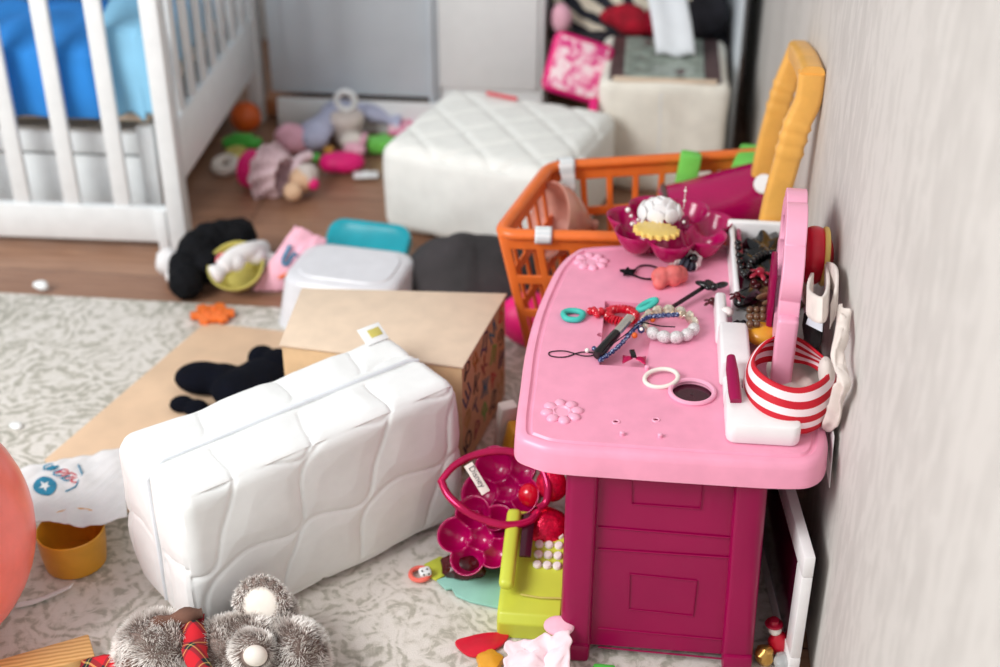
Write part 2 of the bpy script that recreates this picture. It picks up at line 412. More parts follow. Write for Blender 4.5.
# ------------------------------------------------------------ wardrobe at the back
wr = E('wardrobe', (-.35, 3.4, -.008), 'tall wardrobe with a grey sliding door, a white door and an open dark bay', 'wardrobe')
MB().box((-.876, 3.42, .59), (.012, .56, 1.04), .002).build('side_panel', 'panel_grey', wr)
MB().box((-.685, 3.105, .6), (.385, .02, 1.05), .003).build('sliding_door', 'panel_grey', wr, label='pale blue-grey sliding door')
f = MB(); f.box((-.487, 3.10, .55), (.012, .03, 1.13), .002); f.box((-.475, 3.11, .55), (.008, .03, 1.13), .001); f.build('door_frame', 'panel_grey', wr)
MB().box((-.355, 3.11, .62), (.235, .02, 1.04), .003).build('door', 'door_white', wr, label='white door')
MB().box((-.355, 3.12, .047), (.235, .02, .105), .003).build('plinth', 'door_white', wr)
MB().box((-.232, 3.4, .55), (.014, .58, 1.12), .002).build('divider', 'door_white', wr)
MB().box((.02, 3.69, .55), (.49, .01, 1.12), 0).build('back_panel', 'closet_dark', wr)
MB().box((.215, 3.3, .56), (.012, .62, 1.12), .002).build('side_panel', 'panel_grey', wr)
MB().box((-.34, 3.4, 1.12), (1.16, .6, .02), .002).build('top_panel', 'door_white', wr)
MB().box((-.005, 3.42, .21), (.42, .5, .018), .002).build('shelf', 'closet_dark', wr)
MB().box((-.70, 3.35, .02), (.42, .45, .04), .002).build('floor_panel', 'wood_brown', wr)
# white board at its foot
b = MB(); b.box((0, 0, .038), (.39, .014, .078), .006); b2 = MB()
b2.add([tuple(p) for p in b.v], b.f, None, Matrix.Translation(Vector((-.668, 3.07, -.007))) @ rot(-.12)); b2.build('drawer_front', 'door_white', label='white drawer front lying on edge against the grey sliding door', cat='board')
# things in the open bay
def lumpy(name, m, c, r, label, cat, amp=.25, fs=9, n=28, group=None, seed=0):
    mb = MB(); mb.ball(c, r, n, fn=lambda p: p*(1+amp*nz((p.x*fs+seed, p.y*fs, p.z*fs))))
    zmin = min(v.z for v in mb.v); base = c[2]-r[2] if hasattr(r, '__len__') else c[2]-r
    for v in mb.v: v.z = max(v.z, base*1.0)
    return mb.build(name, m, label=label, cat=cat, group=group)
z = MB()
def zf(u, v):
    x = -.215+.36*u; yy = 3.19+.34*v+.02*nz((u*5, v*4, 1)); zz = .232+.13*math.sin(PI*min(1, v*1.2))*(.7+.5*nz((u*3, v*3, 4)))-.1*max(0, .25-v)*4*(.5+.5*nz((u*6, 0, 3)))
    return Vector((x, yy, zz))
z.grid(zf, 50, 40); z.build('blanket', 'zebra', solid=.012, label='black and cream zebra-striped plush blanket piled in the dark wardrobe bay', cat='blanket')
lumpy('sweater', 'cherry_fabric', (-.035, 3.165, .262), (.06, .04, .035), 'dark red knitted garment stuffed in the wardrobe bay below the zebra blanket', 'clothing', .5, 18)
lumpy('scarf', 'deepred', (.045, 3.16, .262), (.04, .035, .035), 'maroon bundle of cloth between the zebra blanket and the white strap', 'clothing', .5, 18, seed=3)
lumpy('shawl', 'closet_dark', (.145, 3.18, .275), (.05, .04, .05), 'black and grey bundled shawl at the right end of the wardrobe bay', 'clothing', .5, 15, seed=9)
lumpy('cushion', 'softpink', (-.19, 3.155, .262), (.025, .03, .035), 'small pale pink cushion wedged behind the pink patterned bag', 'cushion', .2, 15)
bg = E('zip_bag', tuple(W(585, 108, .10)), 'hot pink zip bag with a pale floral panel leaning behind the quilted white block', 'bag')
def pl(o, x, y, w, h, t): return basis(o, x, y)
Mb = basis(AY(578, 68, 2.93), (1, .1, -.32), (-.05, .5, 1))
q = MB(); q.box((0, 0, 0), (.14, .135, .04), .018, Mb, 3); q.build('body', 'hotpink', bg)
q = MB(); q.box((-.008, -.006, .0255), (.104, .104, .004), .0018, Mb); 
q = MB(); q.box((-.006, -.004, .0255) if False else (-.004, -.002, .0205), (.116, .114, .004), .0018, Mb); q.build('panel', 'floral', bg)

# ------------------------------------------------------------ quilted white block at the back (diamond stitching)
hb = (.195, .178, .098)
A0 = Vector((-.513, 2.54, 0)); ux = Vector((.96, -.28, 0)).normalized(); uy = Vector((.28, .96, 0)).normalized()
Mq = basis(A0+ux*hb[0]+uy*hb[1]+Vector((0, 0, hb[2]-.004)), ux, uy)
def dq(p, nn, fc, u, v):
    if abs(nn.z) > .5:
        a = (p.x+p.y)/.125; b = (p.x-p.y)/.125
        d = min(abs(a-round(a)), abs(b-round(b)))*.125
        bulge = .008*(1-min(1, (p.x/hb[0])**2))*(1-min(1, (p.y/hb[1])**2)) if p.z > 0 else 0
        return -.0045*math.exp(-(d/.009)**2) + bulge
    return .012*(1-(p.z/hb[2])**2)*(1-min(1, ((p.x/hb[0]) if abs(nn.y) > .5 else (p.y/hb[1]))**2)) + .003*nz(p, 14)
q = MB(); softbox(q, hb, .030, .006, dq, Mq); q.build('quilted_ottoman_cushion', 'quilt_back', weld=True, label='large white quilted foam block with diamond stitching on its top, lying on the floorboards', cat='foam block')
# red pencil behind it
q = MB(); q.tube([W(487, 93, .203), W(517, 99, .203)], .004, 6); q.build('pencil', 'red', label='thin red pencil on the back edge of the big quilted white block', cat='pencil')
# cream cube
cb = E('storage_cube', (.05, 2.93, -.008), 'cream fabric storage cube with a clear plastic window on its lid', 'storage cube')
hc = (.138, .147, .125)
Mc = basis((.055, 2.950, .119), (1, 0, 0), (0, 1, 0))
q = MB(); softbox(q, hc, .02, .008, lambda p, n, fc, u, v: .006*nz(p, 12)+(.006*(1-(p.x/hc[0])**2) if n.y < -.5 else 0), Mc); q.build('body', 'cube_cream', cb, weld=True)
q = MB(); q.box((.055, 2.945, .246), (.236, .27, .006), .003); q.build('lid_trim', 'brown_dark', cb)
q = MB(); q.grid(lambda u, v: Vector((-.033+.172*u, 2.815+.255*v, .2515+.006*nz((u*5, v*7, 2))+.0012*math.sin(60*v+20*u))), 30, 30); q.build('clear_window', 'grey_clear', cb, solid=.001, label='crinkled clear grey window')
q = MB(); q.tube([(.047, 2.756, .238), (.05, 2.751, .15), (.047, 2.757, .02)], .0012, 6); q.build('seam', 'zip', cb)
q = MB(); q.box((.055, 2.812, .2475), (.22, .014, .008), .003); q.build('lid_edge', 'beige_box', cb)
# its white strap
q = MB(); Q0 = AY(665, 46, 2.98)
q.grid(lambda u, v: Vector((.035+.085*u-.045*v*1.0, 2.93+.13*v, .262+.17*v+.004*math.sin(u*9)+.01*math.sin(v*5))), 10, 16); q.build('carry_strap', 'zip', cb, solid=.003, label='wide white webbing strap standing up')
# hot pink ribbon
q = MB()
rb = [AY(590, 98, 2.82), AY(588, 118, 2.76), AY(592, 135, 2.73), AY(599, 160, 2.70)]; rb = catmull(rb, 6)
q.grid(lambda u, v: rb[int(round(v*(len(rb)-1)))]+Vector((.02*u, 0, .002*u)), 2, len(rb)-1); q.build('ribbon', 'hotpink', solid=.002, label='hot pink ribbon hanging between the quilted block and the cream cube', cat='ribbon')

# ------------------------------------------------------------ cot
CR = Matrix.Translation(Vector((-.886, 2.413, -.008))) @ rot(0, 0, math.radians(1.5))
cr = E('cot', (-1.5, 2.75, -.008), 'white wooden slatted cot with blue bedding, standing on the floorboards at left', 'bed')
L, Dp = 1.25, .71
for x, y in ((-.018, .02), (-L, .02), (-.018, Dp), (-L, Dp)):
    q = MB(); q.box((x, y, .44), (.036, .045, .88), .005, CR); q.build('corner_post', 'crib_white', cr)
def rail(x0, y0, x1, y1, z0, z1, t, nm='rail'):
    q = MB(); 
    if y0 == y1: q.box(((x0+x1)/2, y0, (z0+z1)/2), (abs(x1-x0), t, z1-z0), .005, CR)
    else: q.box((x0, (y0+y1)/2, (z0+z1)/2), (t, abs(y1-y0), z1-z0), .005, CR)
    return q.build(nm, 'crib_white', cr)
rail(-L, .01, -.034, .01, .022, .098, .022); rail(-L, .01, -.034, .01, .82, .88, .03)
rail(-L, Dp, -.034, Dp, .12, .25, .022); rail(-L, Dp, -.034, Dp, .82, .88, .03)
rail(-.018, .04, -.018, Dp, .135, .262, .022); rail(-.018, .04, -.018, Dp, .82, .88, .03)
rail(-L, .04, -L, Dp, .12, .25, .022)
q = MB(); q.box((-.048, .004, .05), (.022, .02, .09), .004, CR); q.build('corner_block', 'crib_white', cr)
for k in range(11):
    q = MB(); q.box((-.126-.1025*k, .012, .46), (.034, .016, .74), .005, CR); q.build('slat', 'crib_white', cr)
for k in range(7):
    q = MB(); q.box((-.018, .115+.085*k, .54), (.014, .034, .57), .005, CR); q.build('slat', 'crib_white', cr)
for k in range(11):
    q = MB(); q.box((-.126-.1025*k, Dp, .54), (.034, .014, .57), .004, CR); q.build('slat', 'crib_white', cr)
q = MB(); q.box((-L/2-.02, .38, .262), (L-.1, .62, .018), .003, CR); q.build('bed_base', 'beige_box', cr)
q = MB(); q.box((-L/2-.02, .38, .322), (L-.11, .61, .10), .02, CR, 3); q.build('mattress', 'lightblue', cr)
# under-bed drawer
for k in range(2):
    dr = MB(); dr.box((-.36-.56*k, .105, .095), (.52, .02, .14), .004, CR); d = dr.build('drawer', 'crib_white', cr)
q = MB(); q.box((-.64, .10, .196), (1.12, .03, .045), .004, CR); q.build('cross_rail', 'crib_white', cr)
q = MB(); q.box((-.085, .09, .13), (.035, .035, .22), .004, CR); q.build('inner_leg', 'crib_white', cr)
q = MB(); q.box((-.64, .45, .10), (1.1, .6, .16), .004, CR); q.build('drawer_box', 'crib_white', cr)
# bedding draped over the mattress' front edge
def drape(name, x0, x1, m, label, seed, zb=.262, top=.40):
    q = MB()
    def fn(u, v):
        x = x0+(x1-x0)*u+.012*nz((u*4, v*4, seed)); wob = .012*nz((x*14, v*3, seed))+.005*math.sin(x*40+v*4)
        if v < .45: y = .052-.010*math.sin(v*5); zz = zb+.012*nz((u*5, 0, seed))+(top-zb)*v/.45
        else: y = .052+.45*(v-.45); zz = top+.03*math.sin((v-.45)*5)+.015*nz((x*12, v*6, seed))
        return CR @ Vector((x, y+wob*.5, zz+abs(wob)))
    q.grid(fn, 50, 40); return q.build(name, m, solid=.006, label=label, cat='bedding')
drape('sheet', -1.2, -.150, 'blue', 'bright blue crumpled sheet hanging over the mattress behind the cot slats', 2, .262)
drape('blanket', -.145, -.045, 'lightblue', 'light blue bunched blanket at the right end of the cot, beside the corner post', 6, .27, .44)
q = MB(); q.grid(lambda u, v: CR @ Vector((-1.15+1.05*u, .30+.36*v, .49+.08*nz((u*6, v*4, 9)))), 40, 20); q.build('quilt', 'blue', solid=.02, label='darker blue quilt rumpled along the back half of the cot mattress', cat='bedding')
q = MB(); 
def tw(u, v): return CR @ Vector((-.045+.008*math.sin(u*7), .10+.10*u, .36+.25*v-.03*math.sin(PI*u)*0+.012*math.cos(u*6)))
q.grid(tw, 14, 14); q.build('towel', 'whitecloth', solid=.01, label='pale cream cloth hanging inside the cot end slats near the corner post', cat='towel')

# ------------------------------------------------------------ small toys on the floorboards at the back (out of focus)
c = W(247, 131); q = MB(); q.ball(c+Vector((0, 0, .036)), .037, 24); q.build('toy_ball', 'orangeball', label='orange toy ball on the floorboards by the far cot leg', cat='ball')
c = W(243, 148); q = MB(); q.box(c+Vector((0, 0, .014)), (.09, .035, .022), .008); q.box(c+Vector((0, 0, .028)), (.05, .026, .01), .004); q.build('toy_block', 'green', label='flat green toy block on the floorboards in front of the orange ball', cat='toy')
c = W(237, 158); q = MB(); q.lathe([(.028, 0), (.03, .01), (.022, .022), (.0, .024)], 20, Matrix.Translation(c)); q.build('toy_beret', 'olive', label='mustard yellow dome-shaped toy beside the flat green block', cat='toy')
c = W(226, 170); q = MB(); q.ring(c+Vector((0, 0, .013)), .021, .012, 24, 10, rot(.3)); t_ = q.build('toy_ring', 'rubber_white', label='white and brown ring toy on the floorboards nearest the cot side rail', cat='toy')
# ruffled doll dress: hot pink bodice, pale ruffles
dd = E('doll', tuple(W(283, 195)), 'doll in a hot pink and pale pink ruffled dress lying face down on the floorboards', 'doll')
c = W(257, 184)+Vector((0, 0, .035)); ax = basis(c, W(300, 190)-W(257, 180), (0, 1, .3))
q = MB(); q.lathe([(.030, -.03), (.042, -.02), (.045, .012), (.036, .03)], 24, ax @ rot(0, PI/2), True, True); q.build('bodice', 'hotpink', dd)
for k in range(5):
    q = MB(); q.lathe([(.034, .016+.010*k), (.052-.002*k, .020+.010*k), (.064-.005*k, .036+.010*k), (.060-.005*k, .038+.010*k)], 40, ax @ rot(0, PI/2), False, False, wob=lambda a, z: 1+.09*math.sin(a*9+k)); q.build('ruffle', 'palepink', dd, solid=.002)
hc_ = W(303, 192)+Vector((0, 0, .03)); q = MB(); q.ball(hc_, (.028, .028, .028), 20); q.ball(hc_+Vector((-.01, -.045, -.008)), .021, 14); q.build('head', 'skin', dd)
q = MB(); q.ball(hc_+Vector((.008, .008, .006)), (.028, .03, .028), 18, fn=lambda p: p*(1+.15*nz(p, 60))); q.build('hair', 'creamcloth', dd)
q = MB(); q.tube(catmull([hc_+Vector((-.02, .01, 0)), hc_+Vector((-.02, .05, .02)), hc_+Vector((.0, .085, .02))], 4), .011, 10); q.build('arm', 'palepink', dd)
q = MB(); q.ball(hc_+Vector((.028, -.012, -.004)), .013, 12); q.build('bow', 'hotpink', dd)
lumpy('plush_toy', 'softpink', W(292, 150)+Vector((0, 0, .03)), (.042, .036, .034), 'dusty pink plush toy on the floorboards in front of the white board', 'plush toy', .35, 22)
# lavender garment
q = MB(); P = catmull([W(310, 150)+Vector((0, 0, .03)), W(330, 138)+Vector((0, 0, .045)), W(355, 128)+Vector((0, 0, .05)), W(385, 132)+Vector((0, 0, .035)), W(398, 132)+Vector((0, 0, .02))], 6)
q.tube(P, [.03+.008*math.sin(i*.9)+.01*math.sin(i*.25) for i in range(len(P))], 16, flat=.7)
q.ball(P[0]+Vector((.012, -.004, 0)), (.036, .03, .026), 14)
q.build('garment', 'lavender', sub=1, label='lavender knitted garment crumpled in front of the white board', cat='clothing')
c = AY(346, 106, 3.0)
hk = E('toy_bucket', (c.x, c.y, 0), 'white ring handle on a brown toy standing in front of the white board', 'toy')
q = MB(); q.ring((c.x, c.y, .098), .022, .0075, 24, 10, rot(PI/2)); q.build('handle', 'door_white', hk)
q = MB(); q.lathe([(.03, 0), (.036, .03), (.042, .055), (.035, .068), (.0, .07)], 20, Matrix.Translation(Vector((c.x, c.y, 0)))); q.build('body', 'creamcloth', hk)
c = W(353, 150)+Vector((0, 0, .022)); q = MB(); q.ball(c, (.03, .022, .022), 16); q.build('toy_shoe', 'rubber_white', label='white toy shoe below the lavender garment', cat='toy')
q = MB(); q.box(c+Vector((.028, -.005, .008)), (.014, .045, .02), .005, None); q.build('toy_strap', 'softpink', label='small pink strap beside the white toy shoe', cat='toy')
c = W(382, 150); q = MB(); q.prism([(c.x+.034*math.cos(a)*(1+.2*math.sin(5*a)), c.y+.03*math.sin(a)*(1+.2*math.sin(5*a))) for a in [2*PI*i/30 for i in range(30)]], .0, .03, .006); q.build('toy_frog', 'greenlight', label='bright green star-edged toy beside the big quilted block', cat='toy')
c = W(316, 162); q = MB(); q.ball(c+Vector((0, 0, .010)), (.014, .012, .011), 12); q.build('toy_bead', 'green', label='tiny green toy piece between the doll and the hot pink slipper', cat='toy')
c = W(329, 152); q = MB(); q.box(c+Vector((0, 0, .006)), (.022, .016, .012), .003); q.build('toy_brick', 'yellow', label='tiny yellow brick below the lavender garment', cat='toy')
sl = E('slipper', tuple(W(343, 172)), 'hot pink fluffy slipper lying on the floorboards beside a white card', 'slipper')
q = MB(); q.ball(W(342, 171)+Vector((0, 0, .022)), (.052, .03, .024), 24, rot(0, 0, .25), fn=lambda p: p*(1+.12*nz(p, 50))); q.build('body', 'hotpink', sl)
q = MB(); q.ball(W(355, 160)+Vector((0, 0, .026)), (.028, .018, .016), 16, rot(0, 0, -.3), fn=lambda p: p*(1+.12*nz(p, 70))); q.build('cuff', 'softpink', sl)
c = W(366, 176); q = MB(); q.box((0, 0, .003), (.055, .03, .005), .002, Matrix.Translation(c) @ rot(0, 0, .2)); q.ring(c+Vector((0, 0, .007)), .008, .0018, 20, 6); q.build('playing_card', 'door_white', label='small white card by the hot pink slipper', cat='card')
q = MB(); a_ = W(385, 145); cloth(q, [W(388, 146), W(432, 146), W(430, 118)+Vector((0, 0, .03)), W(398, 118)+Vector((0, 0, .03))], 20, 20, .02, 22, 4); q.build('crumpled_cloth', 'floral', solid=.002, label='white and pink printed cloth crumpled between the lavender garment and the quilted block', cat='cloth')

# ------------------------------------------------------------ mid floor
def union(name, m, balls, label, cat, vs=.005, parent=None, it=3, tubes=()):
    q = MB()
    for c, r in balls: q.ball(c, r, 16)
    for P, r in tubes: q.tube(P, r, 12)
    return q.build(name, m, parent, remesh=vs, smoothit=it, label=label, cat=cat)
pd = E('toy_dog', tuple(W(208, 275)), 'black fluffy toy dog with white paws slumped beside the near cot post', 'plush toy')
def fz(mb, c, r, s): mb.ball(c, r, 26, fn=lambda p: p*(1+.16*nz((p.x*70+s, p.y*70, p.z*70))))
q = MB(); k = 0
for (px, py, z, r) in ((188, 270, .035, .036), (200, 255, .05, .042), (213, 245, .055, .042), (226, 240, .06, .036), (240, 238, .062, .036), (188, 284, .028, .034), (212, 268, .035, .035)):
    fz(q, W(px-2, py-2, z), r, k); k += 3
q.build('body', 'black', pd, remesh=.004, smoothit=1)
q = MB(); fz(q, W(170, 262, .03), .028, 9); fz(q, W(176, 275, .02), .02, 2); q.build('paw', 'whitecloth', pd, label='white fluffy paw')
q = MB(); q.ring(W(216, 243, .085)+Vector((.02, -.03, -.02)), .012, .003, 16, 6, rot(.9)); q.build('collar', 'red', pd)
q = MB(); P = catmull([W(212, 276, .06), W(228, 266, .07), W(245, 258, .07), W(262, 255, .06), W(270, 262, .04)], 5); q.tube(P, [.014+.006*math.sin(i*1.1) for i in range(len(P))], 12); q.tube(catmull([W(222, 268, .07), W(234, 256, .08), W(250, 250, .08), W(264, 248, .06)], 5), .017, 10)
q.build('towel', 'whitecloth', sub=1, label='white twisted towel between the black toy dog and the pink pouch', cat='cloth')
c = W(238, 271, .035); q = MB(); Mx = Matrix.Translation(c) @ rot(.55, 0, 0); q.lathe([(.028, -.02), (.046, 0), (.054, .022), (.051, .022), (.043, .002), (.026, -.016)], 32, Mx, True, True); q.build('toy_bowl', 'olive', label='translucent yellow-green toy bowl tipped towards us under the white towel', cat='bowl')
pk = E('pouch', tuple(W(278, 286)), 'pale pink transparent pouch with blue and orange figures standing behind the white tub', 'bag')
Pp = [W(253, 290, 0), W(306, 290, 0), W(327, 240, .09), W(295, 225, .12)]
q = MB(); A_, B_, C_, D_ = Pp
q.grid(lambda u, v: A_*(1-u)*(1-v)+B_*u*(1-v)+C_*u*v+D_*(1-u)*v+Vector((0, -.02*math.sin(PI*u)*math.sin(PI*v), .006*nz((u*6, v*6, 1)))), 20, 20); q.build('body', 'softpink', pk, solid=.008)
def on(u, v, lift=.008): return A_*(1-u)*(1-v)+B_*u*(1-v)+C_*u*v+D_*(1-u)*v+Vector((0, -.02*math.sin(PI*u)*math.sin(PI*v)-lift, .012))
q = MB(); q.tube(catmull([on(.25, .72), on(.28, .5), on(.42, .45), on(.45, .65), on(.55, .6)], 4), .0045, 6, flat=.4); q.build('print', 'printblue', pk)
q = MB(); q.tube([on(.42, .2), on(.55, .3)], .006, 6, flat=.4); q.build('print', 'orange', pk)
# white plastic tub (upside down) and teal lid
B0 = W(285, 315, 0); 
tb = [W(300, 250, .1), W(408, 278, .1), W(392, 300, .1), W(305, 300, .1)]
o1 = Vector((-.618, 2.075, 0)); xd = Vector((1, .02, 0)).normalized(); yd = Vector((-.02, 1, 0))
Mt = basis(o1, (1, -.22, 0), (.22, 1, 0))
def rrect(w, h, r, n=6):
    P = []
    for cx, cy, a0 in ((w/2-r, h/2-r, 0), (-w/2+r, h/2-r, PI/2), (-w/2+r, -h/2+r, PI), (w/2-r, -h/2+r, 3*PI/2)):
        for i in range(n+1): a = a0+PI/2*i/n; P.append((cx+r*math.cos(a), cy+r*math.sin(a)))
    return P
def loft(mb, rings, M_=None, cap0=True, cap1=True):
    n = len(rings[0]); vs = [p for r in rings for p in r]; fs = [[j*n+i, j*n+(i+1) % n, (j+1)*n+(i+1) % n, (j+1)*n+i] for j in range(len(rings)-1) for i in range(n)]
    if cap0: fs.append(list(range(n))[::-1])
    if cap1: fs.append([(len(rings)-1)*n+i for i in range(n)])
    mb.add(vs, fs, None, M_)
tub = E('storage_tub', tuple(W(340, 300)), 'translucent white plastic tub upside down on the floorboards beside the teal lid', 'container')
cxy = W(343, 292, .05)
Mt = basis((-.508, 2.205, 0), (1, -.14, 0), (.14, 1, 0))
q = MB(); loft(q, [[(x, y, z) for x, y in rrect(w, h, .04)] for w, h, z in ((.245, .19, 0), (.241, .186, .008), (.218, .165, .083), (.211, .158, .092), (.192, .14, .0965))], Mt); q.build('body', 'tub', tub, angle=60)
q = MB(); loft(q, [[(x, y, z) for x, y in rrect(w, h, .04)] for w, h, z in ((.178, .125, .096), (.174, .121, .0992))], Mt); q.build('base_ridge', 'tub', tub)
Ml = basis(W(367, 245, .045)+Vector((0, .0, 0)), (1, -.16, 0), (.1, .8, .55))
q = MB(); loft(q, [[(x, y, z) for x, y in rrect(w, h, .03)] for w, h, z in ((.17, .098, -.012), (.172, .10, 0), (.168, .096, .009), (.152, .08, .011), (.143, .07, .008))], Ml); q.build('tub_lid', 'teal', label='teal plastic tub lid leaning behind the upside-down white tub', cat='lid', angle=60)
q = MB(); c = W(42, 289, 0); q.ball(c+Vector((0, 0, .008)), (.016, .011, .009), 12, fn=lambda p: p*(1+.3*nz(p, 90))); q.build('sweet_wrapper', 'door_white', label='tiny scrunched white wrapper at the rug edge in front of the cot', cat='wrapper')
q = MB(); c = W(17, 428, 0); q.ball(c+Vector((0, 0, .004)), (.012, .008, .005), 12, fn=lambda p: p*(1+.4*nz(p, 120))); q.build('sweet_wrapper', 'door_white', label='tiny white scrap on the rug at the left edge of the picture', cat='wrapper')
# orange puzzle foam piece
c = W(213, 318); P = []
for i in range(48):
    a = 2*PI*i/48; r = .036*(1+.14*math.copysign(1, math.sin(6*a))) ; P.append((c.x+r*math.cos(a), c.y+.85*r*math.sin(a)))
q = MB(); q.prism(P, .003, .014, .002); [q.ball(c+Vector((.015*math.cos(a), .012*math.sin(a), .014)), .0045, 8) for a in (0, 1.5, 3, 4.5)]
q.build('toy_flower', 'orange', label='orange scalloped toy piece on the rug at the far corner of the beige board', cat='toy')
# black bag
q = MB()
def bf(p):
    return Vector((p.x, p.y, p.z))*(1+.10*nz((p.x*11, p.y*11, p.z*11+4))+.06*abs(math.sin(p.x*55+nz(p, 9)*3))*(1 if p.x < 0 else .15))
q.ball(W(474, 285, .05)+Vector((.0, .03, -.005)), (.145, .10, .080), 64, fn=bf)
for v in q.v: v.z = max(v.z, -.006)
hbg = q.build('handbag', 'blackcloth', label='black soft handbag slumped between the beige box and the orange basket', cat='bag')
q = MB(); q.tube(catmull([W(452, 265, .07), W(460, 258, .09), W(466, 268, .08), W(456, 288, .06)], 5), .006, 8, flat=.5); o = q.build('strap', 'brown_dark', None); o.parent = hbg; o.location = Vector(o['_w'])-Vector(hbg['_w'])

# ------------------------------------------------------------ beige board, box and big foam block
A_, B_, C_ = W(45, 462), W(205, 325), W(292, 334)
brd = MB(); brd.prism([(A_.x, A_.y), (-.74, 1.56), (-.60, 1.68), (-.535, 1.80), (-.53, 1.96), (C_.x, C_.y), (B_.x, B_.y)], .001, .005, .001); brd.build('cardboard_sheet', 'kraft', label='flat beige cardboard sheet lying on the rug behind the big white block', cat='cardboard')
nb = [((175, 372), .02, .0), ]
pb = E('plush_mouse', tuple(W(235, 375)), 'black plush toy with rounded ears lying on the beige cardboard sheet', 'plush toy')
union('body', 'navy', [(W(203, 378, .03), (.05, .036, .026)), (W(222, 380, .028), (.045, .036, .026)), (W(240, 388, .03), (.05, .05, .028)), (W(262, 378, .03), (.05, .05, .028))], None, None, .004, pb)
union('ear', 'navy', [(W(262, 358, .035), (.026, .026, .022)), (W(278, 362, .04), (.03, .03, .022))], None, None, .004, pb)
union('ear', 'navy', [(W(182, 404, .015), (.022, .02, .013)), (W(196, 408, .015), (.022, .02, .013))], None, None, .004, pb)
# printed box
bx = E('toy_box', (-.36, 1.84, .005), 'beige box with colourful letters printed on its right side, behind the big white block', 'box')
bp = [(-.52, 1.755), (-.243, 1.755), (-.199, 1.935), (-.518, 1.925)]
bp = [(-.518, 1.756), (-.238, 1.722), (-.196, 1.942), (-.524, 1.925)]
q = MB(); q.prism([p for p in bp], .005, .196, .002); q.build('carton', 'print_side', bx)
q = MB(); q.prism([(bp[0][0]-.003, bp[0][1]-.003), (bp[1][0]+.003, bp[1][1]-.003), (bp[2][0]+.003, bp[2][1]+.003), (bp[3][0]-.003, bp[3][1]+.003)], .1965, .2015, .0015); q.build('lid', 'beige_box', bx)
p0 = Vector((*bp[1], 0)); p1 = Vector((*bp[2], 0)); sd = (p1-p0).normalized(); nrm = Vector((sd.y, -sd.x, 0))
letters = list('РАФКБЯИТЛШДЮЖЭКМ'); cols = ['ink', 'deepred', 'darkblue', 'printblue', 'gold', 'green', 'ink', 'red', 'darkblue']
k = 0
for r in range(4):
    for c in range(5):
        s_ = (c+.5)/5*(p1-p0).length; zz = .175-.043*r-.008*(c % 2)
        Mx = basis(p0+sd*s_+Vector((0, 0, zz))+nrm*.0006, sd*.86+Vector((0, 0, .5 if (r+c) % 2 else -.3)), Vector((0, 0, 1)))
        text(bx, 'printed_letter', letters[(k*5) % len(letters)], cols[(k*4) % 9], Mx, .042); k += 1
# big white foam block
hb2 = (.215, .088, .119)
ctr = Vector((-.442, 1.519, .1275)); bxd = Vector((.31, .305, 0)).normalized(); byd = Vector((-bxd.y, bxd.x, 0))
Mw = basis(ctr, bxd, byd)
def dq2(p, nn, fc, u, v):
    # cloud-like quilting: stitched lines follow alternating waves
    if abs(nn.y) > max(abs(nn.x), abs(nn.z)): a, b = p.x, p.z
    elif abs(nn.z) > abs(nn.x): a, b = p.x, p.y+.21
    else: a, b = p.y+.3, p.z
    s = a*.80+b*.60; t = -a*.60+b*.80
    P = .072; Lw = .19; d = 1
    for k in range(-9, 10):
        ph = 0 if k % 2 else PI
        w = k*P+.031*math.sin(2*PI*s/Lw+ph)+.007*math.sin(4*PI*s/Lw+ph*.5+1.3)+.008*nz((s*9, k*1.7, 3))
        d = min(d, abs(t-w)*.85)
    h = -.0018*math.exp(-(d/.003)**2) + .0028*min(1, d/.03)
    if abs(p.y) < .012 and (nn.z > .5 or nn.x < -.5): h = .001-.003*math.exp(-((abs(p.y)-.004)/.0018)**2)  # zip channel
    ii = (1-min(1, (a/.23)**4))
    return h + .004*nz(p, 10) + (.006 if abs(nn.y) > .5 else 0)*(1-(p.z/hb2[2])**2)
fb = E('foam_block', (ctr.x, ctr.y, 0), 'big white foam block in a quilted zip cover with wavy stitching, standing on the rug', 'foam block')
q = MB(); softbox(q, hb2, .02, .0026, dq2, Mw); q.build('cover', 'quilt', fb, weld=True)
zp = [(-hb2[0]-.001, 0, -.10), (-hb2[0]-.001, 0, .10), (-hb2[0]+.008, 0, hb2[2]-.006), (-hb2[0]+.025, 0, hb2[2]+.0015), (0, 0, hb2[2]+.002), (hb2[0]-.025, 0, hb2[2]+.0015), (hb2[0]-.006, 0, hb2[2]-.005)]
q = MB(); q.tube(zp, .0028, 8, M_=Mw); q.build('zip', 'zip', fb, label='pale blue-white zip')
Ml = basis(Mw @ Vector((hb2[0]-.03, .07, hb2[2]+.006)), bxd, byd*.9+Vector((0, 0, .5)))
q = MB(); q.box((0, .01, 0), (.038, .03, .0012), .0004, Ml); q.build('care_label', 'door_white', fb)
q = MB(); q.box((0.004, .011, .0009), (.02, .014, .0006), .0002, Ml); q.build('care_label_print', 'olive', fb)

# ============================================================ TOY VANITY
TZ = .332
va = E('toy_vanity', (.07, 1.6, 0), "child's pink plastic vanity table on a magenta cabinet, standing against the right wall", 'toy table')
left = [W(*p, .33) for p in ((516, 437), (514.5, 420), (519, 385), (524, 350), (533, 315), (545, 286), (556, 266), (571, 252), (592, 246))]
out = [Vector((.0, 1.340, 0)), Vector((.10, 1.339, 0)), Vector((.195, 1.340, 0)), Vector((.232, 1.350, 0)), Vector((.250, 1.385, 0)), Vector((.252, 1.45, 0)), Vector((.252, 1.6, 0)), Vector((.252, 1.75, 0)), Vector((.252, 1.86, 0)), Vector((.240, 1.895, 0)), Vector((.20, 1.902, 0)), Vector((.08, 1.902, 0))]
out += [Vector((p.x, p.y, 0)) for p in left[::-1]] + [Vector((-.106, 1.352, 0)), Vector((-.075, 1.342, 0))]
oc = catmull(out, 5, True)
